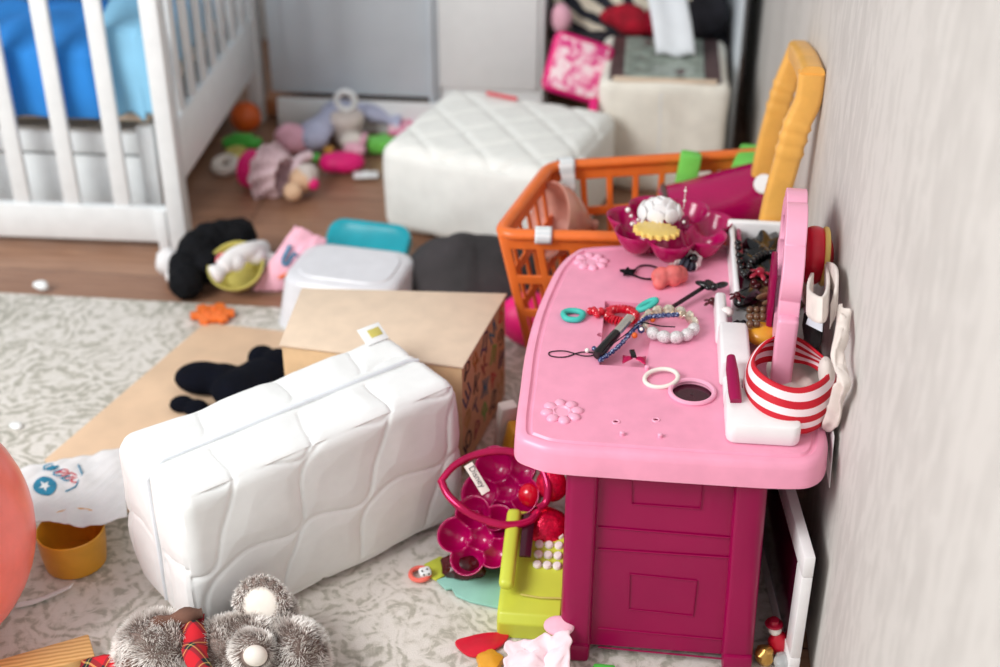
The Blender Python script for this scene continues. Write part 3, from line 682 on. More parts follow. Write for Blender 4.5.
def inset(P, d):
    n = len(P); R_ = []
    for i in range(n):
        t = (P[(i+1) % n]-P[i-1]).normalized(); R_.append(P[i]+Vector((-t.y, t.x, 0))*d)
    return R_
rings = [[(p.x, p.y, z) for p in inset(oc, d)] for d, z in ((.006, .297), (.0, .297), (.0015, .322), (.004, .329), (.008, .332), (.014, .3325), (.017, .3295), (.020, .3295), (.0225, .332))]
q = MB(); loft(q, rings); top = q.build('tabletop', 'pink', va, smooth=True, angle=50)
def cutter(fn):
    q = MB(); fn(q); o = q.build('c', 'pink', va, smooth=False); o.hide_render = True; return o
rc = [W(*p, .33) for p in ((599, 366), (645, 369), (657, 306), (605, 302))]
CUP = W(692, 393, TZ); 
cut = [cutter(lambda q: q.prism([(p.x, p.y) for p in rc], .3221, .351)),
       cutter(lambda q: q.lathe([(.0265, .30), (.0265, .35)], 32, Matrix.Translation(Vector((CUP.x, CUP.y, 0))), True, True)),
       cutter(lambda q: q.lathe([(.0055, .324), (.0055, .35)], 16, Matrix.Translation(Vector((W(601, 336, .33).x, W(601, 336, .33).y, 0))), True, True)),
       cutter(lambda q: q.lathe([(.0035, .318), (.0035, .35)], 12, Matrix.Translation(Vector((*W(616, 422, .33).xy, 0))), True, True)),
       cutter(lambda q: q.lathe([(.0035, .318), (.0035, .35)], 12, Matrix.Translation(Vector((*W(656, 420, .33).xy, 0))), True, True))]
tb_ = bmesh.new(); tb_.from_mesh(top.data); bmesh.ops.triangulate(tb_, faces=[f for f in tb_.faces if len(f.verts) > 4]); tb_.to_mesh(top.data); tb_.free()
bpy.context.view_layer.update(); boolcut(top, cut)
q = MB(); q.ring(CUP+Vector((0, 0, .002)), .0275, .0032, 40, 8); q.lathe([(.0262, -.032), (.0262, .001)], 32, Matrix.Translation(CUP), True); q.build('cup_holder', 'pink_relief', va)
q = MB(); q.lathe([(.001, 0), (.0255, .0)], 32, Matrix.Translation(CUP-Vector((0, 0, .003))), False); q.build('cup_insert', 'glass_dark', va, label='dark maroon bottom of the cup holder')
for px, py in ((616, 422), (656, 420)):
    q = MB(); q.ring(W(px, py, TZ), .0042, .0012, 16, 6); q.build('socket', 'pink_relief', va)
for px, py in ((622, 435), (660, 437), (647, 369), (655, 300)):
    q = MB(); q.lathe([(.0032, 0), (.0032, .004), (.002, .0052), (0, .0054)], 12, Matrix.Translation(W(px, py, TZ))); q.build('peg', 'pink_relief', va)
for px, py in ((591, 262), (562, 412)):
    c = W(px, py, TZ); q = MB()
    for k in range(8):
        a = k*PI/4+.2; q.ball(c+Vector((.0185*math.cos(a), .0185*math.sin(a), 0)), (.0088, .0076, .0050), 14, rot(0, 0, a))
    q.lathe([(.013, 0), (.0125, .0025), (.010, .0028), (.008, .0008), (0, .0008)], 20, Matrix.Translation(c), False); q.build('flower_relief', 'pink_relief', va)
# cabinet
def cab(z, k):
    x0, x1, y0, y1 = -.062-k*.2, .180+k, 1.352-k*2.2, 1.80
    P = []
    def arc(cx, cy, r, a0, a1, n=6): 
        for i in range(n+1): a = a0+(a1-a0)*i/n; P.append((cx+r*math.cos(a), cy+r*math.sin(a), z))
    arc(x0+.012, y0+.012, .012, PI, 1.5*PI); arc(x0+.033, y0+.006, .006, 1.5*PI, 2*PI, 4)
    P.append((x0+.040, y0+.012, z)); P.append((x1-.040, y0+.012, z))
    arc(x1-.033, y0+.006, .006, PI, 1.5*PI, 4); arc(x1-.012, y0+.012, .012, 1.5*PI, 2*PI)
    P.append((x1, y1, z)); P.append((x0, y1, z)); return P
q = MB(); loft(q, [cab(.298, 0), cab(.018, .006)], None); q.build('cabinet', 'magenta', va, angle=30)
for sx in (-.063+.020, .180+.006-.020):
    q = MB(); q.box((sx, 1.352, .0145), (.038, .036, .029), .006); q.build('foot', 'magenta', va)
YF = 1.3625
def emb(P, r=.0009, m='magenta', nm='moulding'):
    q = MB(); q.tube(P, r, 6, len(P) > 2); q.build(nm, m, va)
def Q(px, py): return AY(px, py, YF-.0132*max(0, (py-470)/195))
emb([Q(632, 478), Q(703, 484), Q(700, 509), Q(632, 504)]); emb([Q(630, 574), Q(697, 581), Q(693, 616), Q(629, 609)])
for (a, b) in (((598, 527), (731, 538)), ((598, 549), (731, 558)), ((598, 628), (724, 640)), ((598, 647), (724, 659))): emb([Q(*a), Q(*b)], .0012)
emb([Q(734, 487), Q(727, 640)], .0008)
# white organiser
og = MB()
og.prism([(p[0]+.170, p[1]+1.418) for p in rrect(.088, .086, .012)], .3325, .360, .005)
body = og.build('organiser', 'white_plastic', va)
def bar(x0, y0, x1, y1, z0, z1, bev=.005):
    q = MB(); q.box(((x0+x1)/2, (y0+y1)/2, (z0+z1)/2), (x1-x0, y1-y0, z1-z0), bev, None, 3); return q.build('organiser_wall', 'white_plastic', va)
bar(.122, 1.50, .160, 1.60, .3325, .372); bar(.120, 1.60, .135, 1.69, .3325, .366); bar(.146, 1.69, .154, 1.90, .3325, .368, .003)
bar(.144, 1.892, .247, 1.904, .3325, .374, .004); bar(.126, 1.44, .150, 1.51, .3325, .348)
q = MB(); q.box((.16, 1.82, .350), (.006, .13, .034), .002); q.build('inner_wall', 'magenta', va)
q = MB(); q.box((.195, 1.75, .334), (.10, .28, .003), .001); q.build('organiser_base', 'white_plastic', va)
q = MB(); q.tube([W(736, 402, .362), W(735, 394, .366), W(732, 370, .378), W(731, 357, .384)], [.007, .008, .0078, .0055], 12); q.build('clip', 'magenta', va)
# mirror frame seen edge-on
P = [(1.492, .333), (1.492, .44), (1.496, .452), (1.489, .47), (1.497, .486), (1.492, .505), (1.505, .517), (1.512, .512)]
cy_, cz_ = 1.61, .455; outl = []
for i in range(96):
    a = 2*PI*i/96; r = .088*(1+.09*abs(math.sin(4*a))**.7); outl.append((cy_+r*math.cos(a)*1.12, cz_+r*math.sin(a)))
ring_in = [(cy_+(y-cy_)*.72, cz_+(z-cz_)*.72) for y, z in outl]
def yz(mb, O, I, x0, x1):
    n = len(O); vs = []
    for (P_, x) in ((O, x0), (O, x1), (I, x1), (I, x0)): vs += [(x, y, z) for y, z in P_]
    mb.add(vs, [[j*n+i, j*n+(i+1) % n, ((j+1) % 4)*n+(i+1) % n, ((j+1) % 4)*n+i] for j in range(4) for i in range(n)])
q = MB(); yz(q, outl, ring_in, .186, .212)
q.box((.199, 1.508, .385), (.026, .030, .106), .005, None, 3); q.box((.199, 1.715, .385), (.026, .028, .106), .005)
fr = q.build('mirror_frame', 'pink_relief', va)
bv = fr.modifiers.new('b', 'BEVEL'); bv.width = .003; bv.segments = 2; bv.limit_method = 'ANGLE'
q = MB(); n_ = len(ring_in); q.add([(.20, y, z) for y, z in ring_in]+[(.198, y, z) for y, z in ring_in], [list(range(n_)), list(range(n_, 2*n_))[::-1]]); o = q.build('mirror', 'lamp_mirror', va, smooth=False)
q = MB(); q.box((.181, 1.63, .40), (.008, .07, .09), .003); q.build('mirror_backing', 'magenta', va)

MR = Matrix.Translation(Vector((.199, 1.508, 0))) @ rot(0, 0, math.radians(-4)) @ Matrix.Translation(Vector((-.199, -1.508, 0)))
for o_ in va.children:
    if o_.name.startswith('mirror'):
        W0 = Vector(o_['_w']); W1 = MR @ W0; o_.location = W1-Vector(va['_w']); o_.rotation_euler = (0, 0, math.radians(-4))
# ---------------- things on the vanity
def torus(name, m, c, R, r, label, cat, Mx=None, group=None, wob=0, n=40, sq=1):
    q = MB(); P = [Vector(((R+wob*math.sin(3*a))*math.cos(a), (R*sq+wob*math.cos(2*a))*math.sin(a), 0)) for a in [2*PI*i/n for i in range(n)]]
    q.tube(P, r, 10, True, None, Matrix.Translation(Vector(c)) @ (Mx or Matrix())); return q.build(name, m, label=label, cat=cat, group=group)
torus('hair_tie', 'aqua', W(573, 318, TZ)+Vector((0, 0, .0045)), .0135, .0042, 'aqua hair tie lying flat on the pink tabletop, left of the red hair clip', 'hair tie', wob=.001)
torus('hair_tie', 'aqua', W(647, 311, TZ)+Vector((0, 0, .010)), .014, .0042, 'aqua hair tie leaning on the crystal bracelet', 'hair tie', rot(-.25, -.35, .5), sq=.55)
# coil hair tie
q = MB(); P = []
c = W(621, 320, .324)+Vector((0, 0, .008))
for i in range(620):
    a = 2*PI*i/620; b_ = a*30; rr = .0180+.0055*math.cos(b_); P.append(c+Vector((rr*math.cos(a)*1.05, rr*math.sin(a)*.95, .0052*math.sin(b_))))
q.tube(P, .0017, 5, True); q.build('spiral_hair_tie', 'redgloss', label='red spiral coil hair tie lying in the recess of the pink tabletop', cat='hair tie')
q = MB()
for dx, dy, r in ((0, 0, .006), (.008, .003, .006), (-.007, .002, .0055), (.003, -.006, .005), (-.002, .006, .005)):
    q.ball(W(598, 316, TZ)+Vector((dx-.004, dy, .006)), r, 10, fn=lambda p: p*(1+.2*nz(p, 200)))
q.build('hair_clip', 'redgloss', label='small red knobbly hair clip beside the red spiral hair tie', cat='hair clip')
# bracelet
br = E('bracelet', tuple(W(668, 330, TZ)), 'crystal bead bracelet with sparkling round beads lying across the pink tabletop', 'bracelet')
c = W(669, 330, TZ); n = 13
for k in range(n):
    a = 2*PI*k/n+.15; p = c+Vector((.034*math.cos(a), .036*math.sin(a), .010))
    q = MB(); Mx = Matrix.Translation(p) @ rot(.3, 0, a+PI/2)
    front = -2.4 < (math.atan2(math.sin(a), math.cos(a))) < -.3
    if front:
        q.ball((0, 0, 0), (.0098, .0086, .0095), 20, Mx) if False else q.add([Mx @ (v*1.0) for v in (lambda t: (t.ball((0, 0, 0), (.0098, .0082, .0095), 20), t.v)[1])(MB())], (lambda t: (t.ball((0, 0, 0), (.0098, .0082, .0095), 20), t.f)[1])(MB()))
        q.build('bead', 'sparkle', br)
    else:
        q.box((0, 0, 0), (.0160, .010, .0165), .0045, Mx, 1); q.build('bead', 'crystal', br, smooth=False)
q = MB(); q.ring(c+Vector((0, 0, .008)), .034, .0012, 40, 6); q.build('cord', 'silver', br)
# black and silver tube
tq = E('lip_gloss', tuple(W(612, 346, TZ)), 'small tube with a black cap and silver body lying across the recess', 'cosmetic')
a, b = W(597, 360, TZ)+Vector((0, 0, .007)), W(630, 325, TZ)+Vector((0, 0, .013)); d = b-a
q = MB(); q.tube([a-d*.01, a, a+d*.03, a+d*.5, a+d*.56], [.003, .0062, .0075, .0068, .0066], 16); q.build('cap', 'blackgloss', tq)
q = MB(); q.tube([a+d*.56, a+d*.60, a+d*.62, a+d*1.0], [.006, .006, .0072, .0072], 4 if False else 8, flat=.6); q.build('tube_body', 'silver', tq, angle=30)
# phone strap
ps = E('phone_strap', tuple(W(640, 345, TZ)), 'phone charm strap of blue speckled beads with a black loop and an eye bead', 'strap')
P = catmull([W(600, 363, TZ)+Vector((0, 0, .004)), W(618, 352, TZ)+Vector((0, 0, .008)), W(634, 338, TZ)+Vector((0, 0, .015)), W(646, 330, TZ)+Vector((0, 0, .019)), W(660, 329, TZ)+Vector((0, 0, .021)), W(676, 328, TZ)+Vector((0, 0, .021))], 7)
q = MB()
for i, p in enumerate(P): q.ball(p, .0036 if i % 2 else .0030, 8)
q.build('bead_cord', 'speckle', ps)
q = MB(); q.tube(catmull([W(600, 356, TZ)+Vector((0, 0, .003)), W(582, 352, TZ+.002), W(565, 357, TZ+.001), W(551, 356, TZ+.001), W(550, 352, TZ+.001), W(565, 351, TZ+.002), W(585, 356, TZ+.002), W(600, 352, TZ+.004), W(625, 335, TZ+.02), W(640, 323, TZ+.024), W(660, 326, TZ+.024), W(675, 327, TZ+.022)], 6), .0008, 6); q.build('loop', 'black', ps)
for px, py, m in ((587, 353, 'pearl'), (594, 351, 'speckle'), (634, 345, 'orangeball'), (652, 329, 'orangeball')):
    q = MB(); q.ball(W(px, py, TZ)+Vector((0, 0, .004 if px < 600 else .015)), .0034 if px < 600 else .0042, 10); q.build('bead', m, ps)
q = MB(); q.ball(W(642, 341, TZ)+Vector((-.002, .004, .015)), .0048, 14); q.build('eye_bead', 'darkblue', ps)
q = MB(); q.lathe([(.0026, 0), (.002, .0008), (0, .001)], 12, Matrix.Translation(W(642, 341, TZ)+Vector((-.002, .000, .0185))) @ rot(.7)); q.build('eye', 'pearl', ps)
# bow charm
bw = E('bow_charm', tuple(W(634, 360, TZ)), 'small hot pink and black bow charm lying at the front edge of the recess', 'bow')
c = W(634, 362, TZ)+Vector((0, 0, .006))
for sg in (-1, 1):
    q = MB(); q.grid(lambda u, v: c+Vector((sg*(.002+.013*u), (.002+.008*u)*(v*2-1), .004*math.sin(PI*u)*(1-abs(2*v-1))-.003*u)), 10, 10); q.build('loop', 'metalpink', bw, solid=.001)
q = MB(); q.box((0, 0, 0), (.007, .016, .004), .001, Matrix.Translation(c+Vector((-.002, .006, .003))) @ rot(0, 0, .2)); q.build('knot', 'blackgloss', bw)
torus('hair_tie', 'rubber_white', W(661, 381, TZ)+Vector((0, 0, .0045)), .0215, .0030, 'pale cream hair ring leaning on the cup holder rim', 'hair tie', rot(.12, -.12, .3), sq=.8)
# star hair tie
st = E('star_hair_tie', tuple(W(640, 272, TZ)), 'black hair elastic with a small black star, at the back of the tabletop', 'hair tie')
torus('x', 'black', (0, 0, -5), .01, .001, None, None).parent = st; bpy.data.objects.remove(st.children[0])
q = MB(); P = catmull([W(633, 273, TZ+.003), W(640, 266, TZ+.003), W(652, 266, TZ+.003), W(661, 271, TZ+.003), W(658, 277, TZ+.003), W(648, 279, TZ+.003), W(638, 277, TZ+.003)], 5, True); q.tube(P, .0014, 6, True); q.build('band', 'black', st)
c = W(628, 272, TZ+.005); q = MB(); q.prism([(c.x+(.0125 if i % 2 == 0 else .006)*math.cos(PI*i/5+.4), c.y+(.0125 if i % 2 == 0 else .006)*math.sin(PI*i/5+.4)) for i in range(10)], c.z-.002, c.z+.003, .001); q.build('star', 'black', st)
# melted pink heart + zebra scrunchie
q = MB()
c = W(668, 285, TZ)
for dx, dy, dz, r in ((-.010, 0, .013, .015), (.006, .004, .014, .016), (.016, .012, .012, .013), (-.013, -.010, .008, .010)): q.ball(c+Vector((dx, dy, dz)), r, 16, fn=lambda p: p*(1+.12*nz(p, 90)))
q.build('soft_toy_charm', 'wax', remesh=.0018, smoothit=1, label='coral pink fuzzy heart-shaped charm beside the zebra-striped scrunchie', cat='charm')
sc = E('scrunchie', tuple(W(686, 268, TZ)), 'small zebra-striped scrunchie with a black bead, in front of the magenta flower tray', 'hair tie')
c = W(683, 266, TZ)+Vector((0, 0, .012)); q = MB()
P = [c+Vector((.017*math.cos(a), .013*math.sin(a), .004*math.sin(2*a))) for a in [2*PI*i/72 for i in range(72)]]
q.tube(P, [.0085*(1+.28*math.sin(i*1.6)) for i in range(72)], 12, True); q.build('band', 'zebra_scrunch', sc)
q = MB(); q.ball(c+Vector((.013, -.010, .006)), .008, 14); q.build('bead', 'blackgloss', sc)
# black flower hair stick
hs = E('hair_stick', tuple(W(690, 295, TZ)), 'black hair stick with pointed leaves pointing across the pink tabletop', 'hair stick')
q = MB(); q.tube([W(666, 311, TZ+.008), W(704, 287, TZ+.014)], [.0042, .0042], 4); q.build('stick', 'blackgloss', hs, smooth=False)
for a, ln in ((2.7, .024), (2.1, .018), (3.3, .012), (.6, .02)):
    c = W(714, 287, TZ+.018); q = MB(); q.ball(c+Vector((math.cos(a)*ln*.6, math.sin(a)*ln*.6, 0)), (ln*.62, .0062, .004), 14, rot(0, 0, a)); q.build('leaf', 'blackgloss', hs)
q = MB(); q.ball(W(714, 287, TZ+.018), .006, 12); q.build('knot', 'blackgloss', hs)
# flower clips
def flower_clip(px, py, z, m, label, s=1):
    e = E('flower_clip', tuple(W(px, py, z-.006)), label, 'hair clip')
    c = W(px, py, z); q = MB(); q.ball(c, .0055*s, 12); q.build('centre', m, e)
    q = MB()
    for k in range(5):
        a = k*2*PI/5; q.ball(c+Vector((.009*s*math.cos(a), .009*s*math.sin(a), -.002)), (.005*s, .0028*s, .0016*s), 10, rot(0, .4, a))
    q.build('petals', m, e); return e
flower_clip(712, 301, TZ+.014, 'darkred', 'dark red flower clip at the left rim of the white organiser')
flower_clip(737, 295, TZ+.05, 'darkred', 'dark red flower clip standing on the wall of the white organiser', .9)
flower_clip(760, 272, TZ+.05, 'deepred', 'red berry cluster clip in the middle of the jewellery pile', 1.3)
# jewellery pile
q = MB(); P = catmull([W(738, 243, .375), W(740, 262, .378), W(745, 275, .38), W(752, 262, .38), W(762, 255, .375), W(775, 253, .375)], 6); q.tube(P, .001, 5)
for i in range(0, len(P), 2): q.ball(P[i], .0052 if P[i].x < .17 else .0058, 12)
q.build('bead_necklace', 'blackgloss', label='shiny black bead necklace along the back of the white organiser', cat='necklace')
q = MB(); q.ball(W(751, 262, .365), (.020, .010, .006), 18, rot(0, .2, -1.0)); q.ball(W(760, 270, .368), (.018, .008, .006), 18, rot(0, .1, -.6)); q.build('hair_claw', 'blackgloss', label='matt black leaf-shaped hair clip lying behind the black oval stone', cat='hair clip')
q = MB(); q.ball(W(747, 298, .370), (.026, .016, .012), 24, rot(0, 0, 1.0)); q.build('pendant', 'blackgloss', label='polished black oval pendant in the white organiser', cat='pendant')
q = MB()
for i in range(26):
    p = W(random.uniform(752, 778), random.uniform(268, 300), random.uniform(.355, .378)); q.ball(p, random.uniform(.003, .0058), 10)
q.build('bead_string', 'darkred', label='tangled string of dark red-brown beads in the middle of the organiser', cat='necklace')
q = MB()
for i, (px, py) in enumerate(((764, 296), (770, 302), (775, 292))): q.ball(W(px, py, .378), (.015, .0045, .0045), 12, rot(0, .1, .7))
for i in range(12): q.ball(W(750+(i % 5)*6.5, 310+(i//5)*7, .372), .0052, 12)
q.build('wooden_bead_bracelet', 'browngloss', label='bracelet of long and round brown wooden beads beside the black pendant', cat='bracelet')
q = MB()
for i in range(16): q.ball(W(736+random.uniform(0, 22), 322+random.uniform(0, 10), .355), .004, 8)
q.tube(catmull([W(733, 322, .36), W(745, 330, .35), W(758, 325, .36)], 5), .0016, 6); q.build('chain', 'blackgloss', label='black beaded chain behind the white bracket of the organiser', cat='chain')
q = MB(); q.ball(W(762, 334, .355), (.022, .022, .014), 24); q.build('toy_egg', 'cup_yellow', label='orange-yellow round toy half hidden behind the striped headband', cat='toy')
q = MB(); q.ball(W(727, 312, .362), (.009, .009, .007), 14); q.build('white_bead', 'pearl', label='round white bead on the left wall of the organiser', cat='bead')
lumpy('necklace_tangle', 'blackgloss', Vector((.196, 1.815, .350)), (.036, .068, .022), 'dark tangle of necklaces heaped at the back right of the organiser', 'necklace', .6, 55, 40)
lumpy('necklace_tangle', 'browngloss', Vector((.196, 1.70, .347)), (.038, .050, .018), 'brown tangle of necklaces heaped in front of the dark one', 'necklace', .6, 60, 40, seed=5)
# striped headband
q = MB(); c = W(789, 377, .372)
def hbf(u, v):
    a = 2*PI*u; fl = .5+.5*math.sin(-a)          # 1 at the front
    w = .024+.020*fl; R0 = .046+.014*(1-v)*fl+.002*math.sin(3*a+3*v)
    z = -.022+w*v*1.3+.012*math.sin(a)*1+.003*math.sin(3*a+v*3)
    bul = .006*math.sin(PI*v)
    return c+Vector(((R0+bul)*math.cos(a)*.98, (R0+bul)*1.25*math.sin(a), z))
q.grid(hbf, 90, 16); q.build('headband', 'band_stripe', solid=.003, label='red and white striped stretchy headband looped around the foot of the mirror frame', cat='headband')
q = MB(); c_ = W(793, 372, .342); q.ball(c_, (.034, .050, .007), 30, fn=lambda p: Vector((p.x, p.y, p.z+.005*nz(p, 60)))); q.build('lining_cloth', 'creamcloth', label='cream cloth lying inside the loop of the striped headband', cat='cloth')
# red glossy strawberry, white frill cloths by the wall
sb = E('toy_strawberry', tuple(W(812, 285, .34)), 'glossy red toy fruit with a yellow edge between the mirror frame and the wall', 'toy')
c = AX(813, 256, .234); q = MB(); q.ball(c, (.026, .034, .040), 28, fn=lambda p: Vector((p.x*(1-.25*max(0, -p.z/.042)), p.y*(1-.25*max(0, -p.z/.042)), p.z))); q.build('body', 'red', sb)
q = MB(); P = [c+Vector((.014, .029*math.cos(a), .036*math.sin(a))) for a in [2*PI*i/40 for i in range(40)]]; q.tube(P, .004, 8, True); q.build('rim', 'yellowpaint', sb)
q = MB(); q.ball(c+Vector((-.018, -.012, -.026)), .004, 8); q.ball(c+Vector((-.012, .01, .03)), .004, 8); q.build('seed', 'yellowpaint', sb)
q = MB(); P = catmull([AX(812, 285, .225), AX(808, 303, .215), AX(822, 308, .225), AX(828, 296, .240), AX(826, 276, .248), AX(836, 278, .250), AX(836, 300, .247), AX(830, 318, .240)], 6)
q.grid(lambda u, v: P[int(round(u*(len(P)-1)))]+Vector((0, .02*(v-.5), .024*(v-.5)+.003*math.sin(u*15))), len(P)-1, 6); q.build('frilled_collar', 'creamcloth', solid=.004, label='white frilled cloth edging curled against the wall under the red toy fruit', cat='cloth')
q = MB(); P = catmull([AX(846, 310, .255), AX(843, 335, .25), AX(838, 358, .245), AX(845, 378, .25), AX(838, 395, .248), AX(832, 415, .25), AX(826, 425, .25)], 6)
q.grid(lambda u, v: P[int(round(u*(len(P)-1)))]+Vector((-.006*math.sin(v*9+u*5)-.004*abs(nz((u*14, v*5, 2))), .028*(v-.5)*(1+.35*math.sin(u*17)), .010*nz((u*9, v*4, 7)))), len(P)-1, 14); q.build('glove', 'creamcloth', sub=1, solid=.004, label='crumpled cream knitted cloth hanging between the tabletop and the wall', cat='cloth')
q = MB(); q.ball(AX(826, 372, .245), (.010, .020, .018), 16, fn=lambda p: p*(1+.25*nz(p, 60))); q.build('cotton_tuft', 'creamcloth', label='fluffy cream tuft touching the right side of the striped headband', cat='cloth')
q = MB(); A_ = AX(815, 308, .225); q.add([AX(806, 324, .222), AX(813, 305, .228), AX(823, 318, .236), AX(822, 332, .236)], [[0, 1, 2, 3]]); q.build('paper_scrap', 'panel_grey', solid=.001, smooth=False, label='pointed pale grey paper scrap standing behind the striped headband', cat='paper')
q = MB(); q.add([(.256, 1.47, .34), (.256, 1.40, .335), (.257, 1.385, .27), (.257, 1.44, .27)], [[0, 1, 2, 3]]); q.build('paper_sheet', 'whitecloth', solid=.001, smooth=False, label='white paper sheet caught between the tabletop and the wall', cat='paper')
q = MB(); q.ball(AX(812, 330, .236), (.012, .03, .022), 16, fn=lambda p: p*(1+.4*nz(p, 60))); q.build('foil_bag', 'blackcloth', label='dark crinkled plastic packet behind the striped headband by the wall', cat='packet')

# ---------------- petal trays
def petal_tray(parent, name, Mx, R=.062, rb=.036, h=.036, n=6, m='bowl_magenta'):
    cs = [(0, 0, rb*.95)]+[(R*math.cos(2*PI*k/n), R*math.sin(2*PI*k/n), rb) for k in range(n)]
    def ext(a):
        best = rb*.9
        for cx, cy, r in cs:
            dd = cx*math.cos(a)+cy*math.sin(a); ds = r*r-(cx*math.sin(a)-cy*math.cos(a))**2
            if ds > 0: best = max(best, dd+math.sqrt(ds))
        return best
    q = MB()
    def fn(u, v):
        a = 2*PI*u; r = ext(a)*v; x, y = r*math.cos(a), r*math.sin(a)
        z = min(h*min(1, (math.hypot(x-cx, y-cy)/rr))**2.4 for cx, cy, rr in cs)
        return Vector((x, y, min(z, h)))
    q.grid(fn, 144, 26, cu=True, M_=Mx)
    return q.build(name, m, parent, solid=.0018, weld=True, angle=180)
ft = E('flower_tray', (.055, 1.93, .335), 'magenta flower-shaped plastic tray with scalloped bowls, on the back edge of the pink tabletop', 'tray')
petal_tray(ft, 'tray', Matrix.Translation(Vector((.057, 1.885, .337))) @ rot(-.02, .03, .25), .062, .034, .036, 7)
q = MB(); q.lathe([(.006, -.012), (.005, .0)], 12, Matrix.Translation(Vector((.03, 1.86, .345)))); q.build('foot', 'bowl_magenta', ft)
# rose bow
rs = E('rose_hair_clip', tuple(W(660, 232, .37)), 'white fabric rose hair clip with pearls, lying in the magenta flower tray', 'hair clip')
c = W(660, 208, .399); q = MB()
for k, (R_, nn, zz, tl) in enumerate(((.029, 7, -.004, .5), (.020, 6, .003, .8), (.011, 4, .008, 1.1))):
    for j in range(nn):
        a = 2*PI*j/nn+k*.5; q.ball(c+Vector((R_*math.cos(a), R_*.8*math.sin(a), zz)), (.0035, .014, .011), 12, rot(0, -tl*.5, a))
q.ball(c+Vector((0, 0, 0)), (.017, .014, .009), 14); q.build('rose', 'whitecloth', rs)
q = MB()
for px, py in ((641, 213), (638, 220), (631, 216), (640, 227), (679, 219), (684, 222), (672, 222), (628, 210), (632, 224), (682, 214), (656, 226)): q.ball(W(px, py, .385), random.uniform(.0022, .0042), 10)
q.build('pearls', 'pearl', rs)
q = MB(); P = catmull([W(680, 217, .39), W(684, 205, .40), W(685, 195, .41), W(686, 186, .42)], 5); q.tube(P, .0005, 5); [q.ball(p, .0024, 8) for p in P[2::5]]; q.build('pearl_spray', 'pearl', rs)
q = MB(); P = catmull([W(639, 225, .382), W(648, 217, .390), W(655, 220, .390), W(660, 229, .385), W(662, 225, .387), W(658, 216, .392)], 5); q.tube(P, .0026, 8); q.build('ring', 'rubber_white', rs)
c = W(656, 233, .386); P = []
for k in range(16):
    for o_, r_ in ((.0, .029), (.25, .034), (.5, .034), (.75, .029)): a = 2*PI*(k+o_)/16; P.append((r_*math.cos(a), r_*math.sin(a)))
q = MB(); q.prism(P, 0, .007, .001, Matrix.Translation(c) @ rot(-.12, .05, 0)); q.build('toy_gear', 'yellowpaint', label='pale yellow toothed plastic disc lying in the magenta flower tray under the white rose', cat='toy')

# ============================================================ ORANGE BASKET
bk = E('laundry_basket', (.05, 2.08, -.004), 'orange plastic basket with square openings, behind the pink vanity table', 'basket')
RZ = .318
FL, BL = W(498, 246, RZ), W(550, 166, RZ); FR, BR = Vector((.235, 1.945, RZ)), Vector((.243, 2.29, RZ))
FL.y = 1.925; FL.x = -.205
cB = Vector((.03, 2.10, .0))
def low(p): q_ = cB+(Vector((p.x, p.y, 0))-cB)*.74; q_.z = .0; return q_
rimc = []
def corner(P0, P1, P2, r=.03, n=6):
    a = P1+(P0-P1).normalized()*r; b = P1+(P2-P1).normalized()*r; return [a*(1-t)**2+P1*2*t*(1-t)+b*t*t for t in [i/n for i in range(n+1)]]
for a, b, c in ((BL, FL, FR), (FL, FR, BR), (FR, BR, BL), (BR, BL, FL)): rimc += corner(a, b, c)
q = MB(); q.tube(rimc, [.011]*len(rimc), 12, True, flat=.8)
for v in q.v: pass
q.build('rim', 'orange', bk)
def wall(A_, B_, n, nm='wall'):
    q = MB(); a0, b0 = low(A_), low(B_)
    us = [0]; 
    for i in range(n): us += [(i+.12)/n*.96+.02, (i+.88)/n*.96+.02]
    us += [1]; vs_ = [0, .10]
    rows = 4
    for j in range(rows): vs_ += [.10+.84*(j+.12)/rows, .10+.84*(j+.88)/rows]
    vs_ += [1.0]; 
    vs_ = sorted(set(vs_)); us = sorted(set(us))
    holes_u = [(us.index((i+.12)/n*.96+.02)) for i in range(n)]; holes_v = [vs_.index(.10+.84*(j+.12)/rows) for j in range(rows)]
    pts = [(a0*(1-u)+b0*u)*(1-v)+(A_*(1-u)+B_*u)*v for v in vs_ for u in us]
    U = len(us); fs = [[j*U+i, j*U+i+1, (j+1)*U+i+1, (j+1)*U+i] for j in range(len(vs_)-1) for i in range(U-1) if not (i in holes_u and j in holes_v)]
    q.add(pts, fs); o = q.build(nm, 'orange', bk, smooth=True, solid=.005)
    b = o.modifiers.new('v', 'BEVEL'); b.width = .0022; b.segments = 2; b.limit_method = 'ANGLE'; return o
wall(FL, FR, 8); wall(BL, BR, 8); wall(FL, BL, 6); wall(FR, BR, 6)
q = MB(); q.add([low(FL), low(FR), low(BR), low(BL)], [[0, 1, 2, 3]]); q.build('bottom', 'orange', bk, solid=.004, smooth=False)
# paper bands on the rim
def band(p, d, w, label, hang=0):
    e = E('paper_tag', tuple(p-Vector((0, 0, .03))), label, 'tag'); d = Vector(d).normalized(); n_ = Vector((-d.y, d.x, 0)); q = MB()
    q.grid(lambda u, v: p+d*(w*(u-.5))+n_*(.0155*math.cos(2*PI*v*.8+.2))+Vector((0, 0, .013*math.sin(2*PI*v*.8+.2))), 6, 20); q.build('band', 'tag_print', e, solid=.0008)
    if hang:
        q = MB(); q.grid(lambda u, v: p-n_*.004+d*(w*(1-.55*v)*(u-.5)+.012*v)+Vector((.004*math.sin(v*6), -.018-.01*v, .012-hang*v)), 8, 16); q.build('loose_end', 'tag_print', e, solid=.0008)
    return e
band((BL*.93+BR*.07)+Vector((0, 0, 0)), BR-BL, .026, 'white paper band with a long loose end on the far basket rim', .16)
band((FL*.84+FR*.16), FR-FL, .026, 'white printed paper band on the near rim of the orange basket')
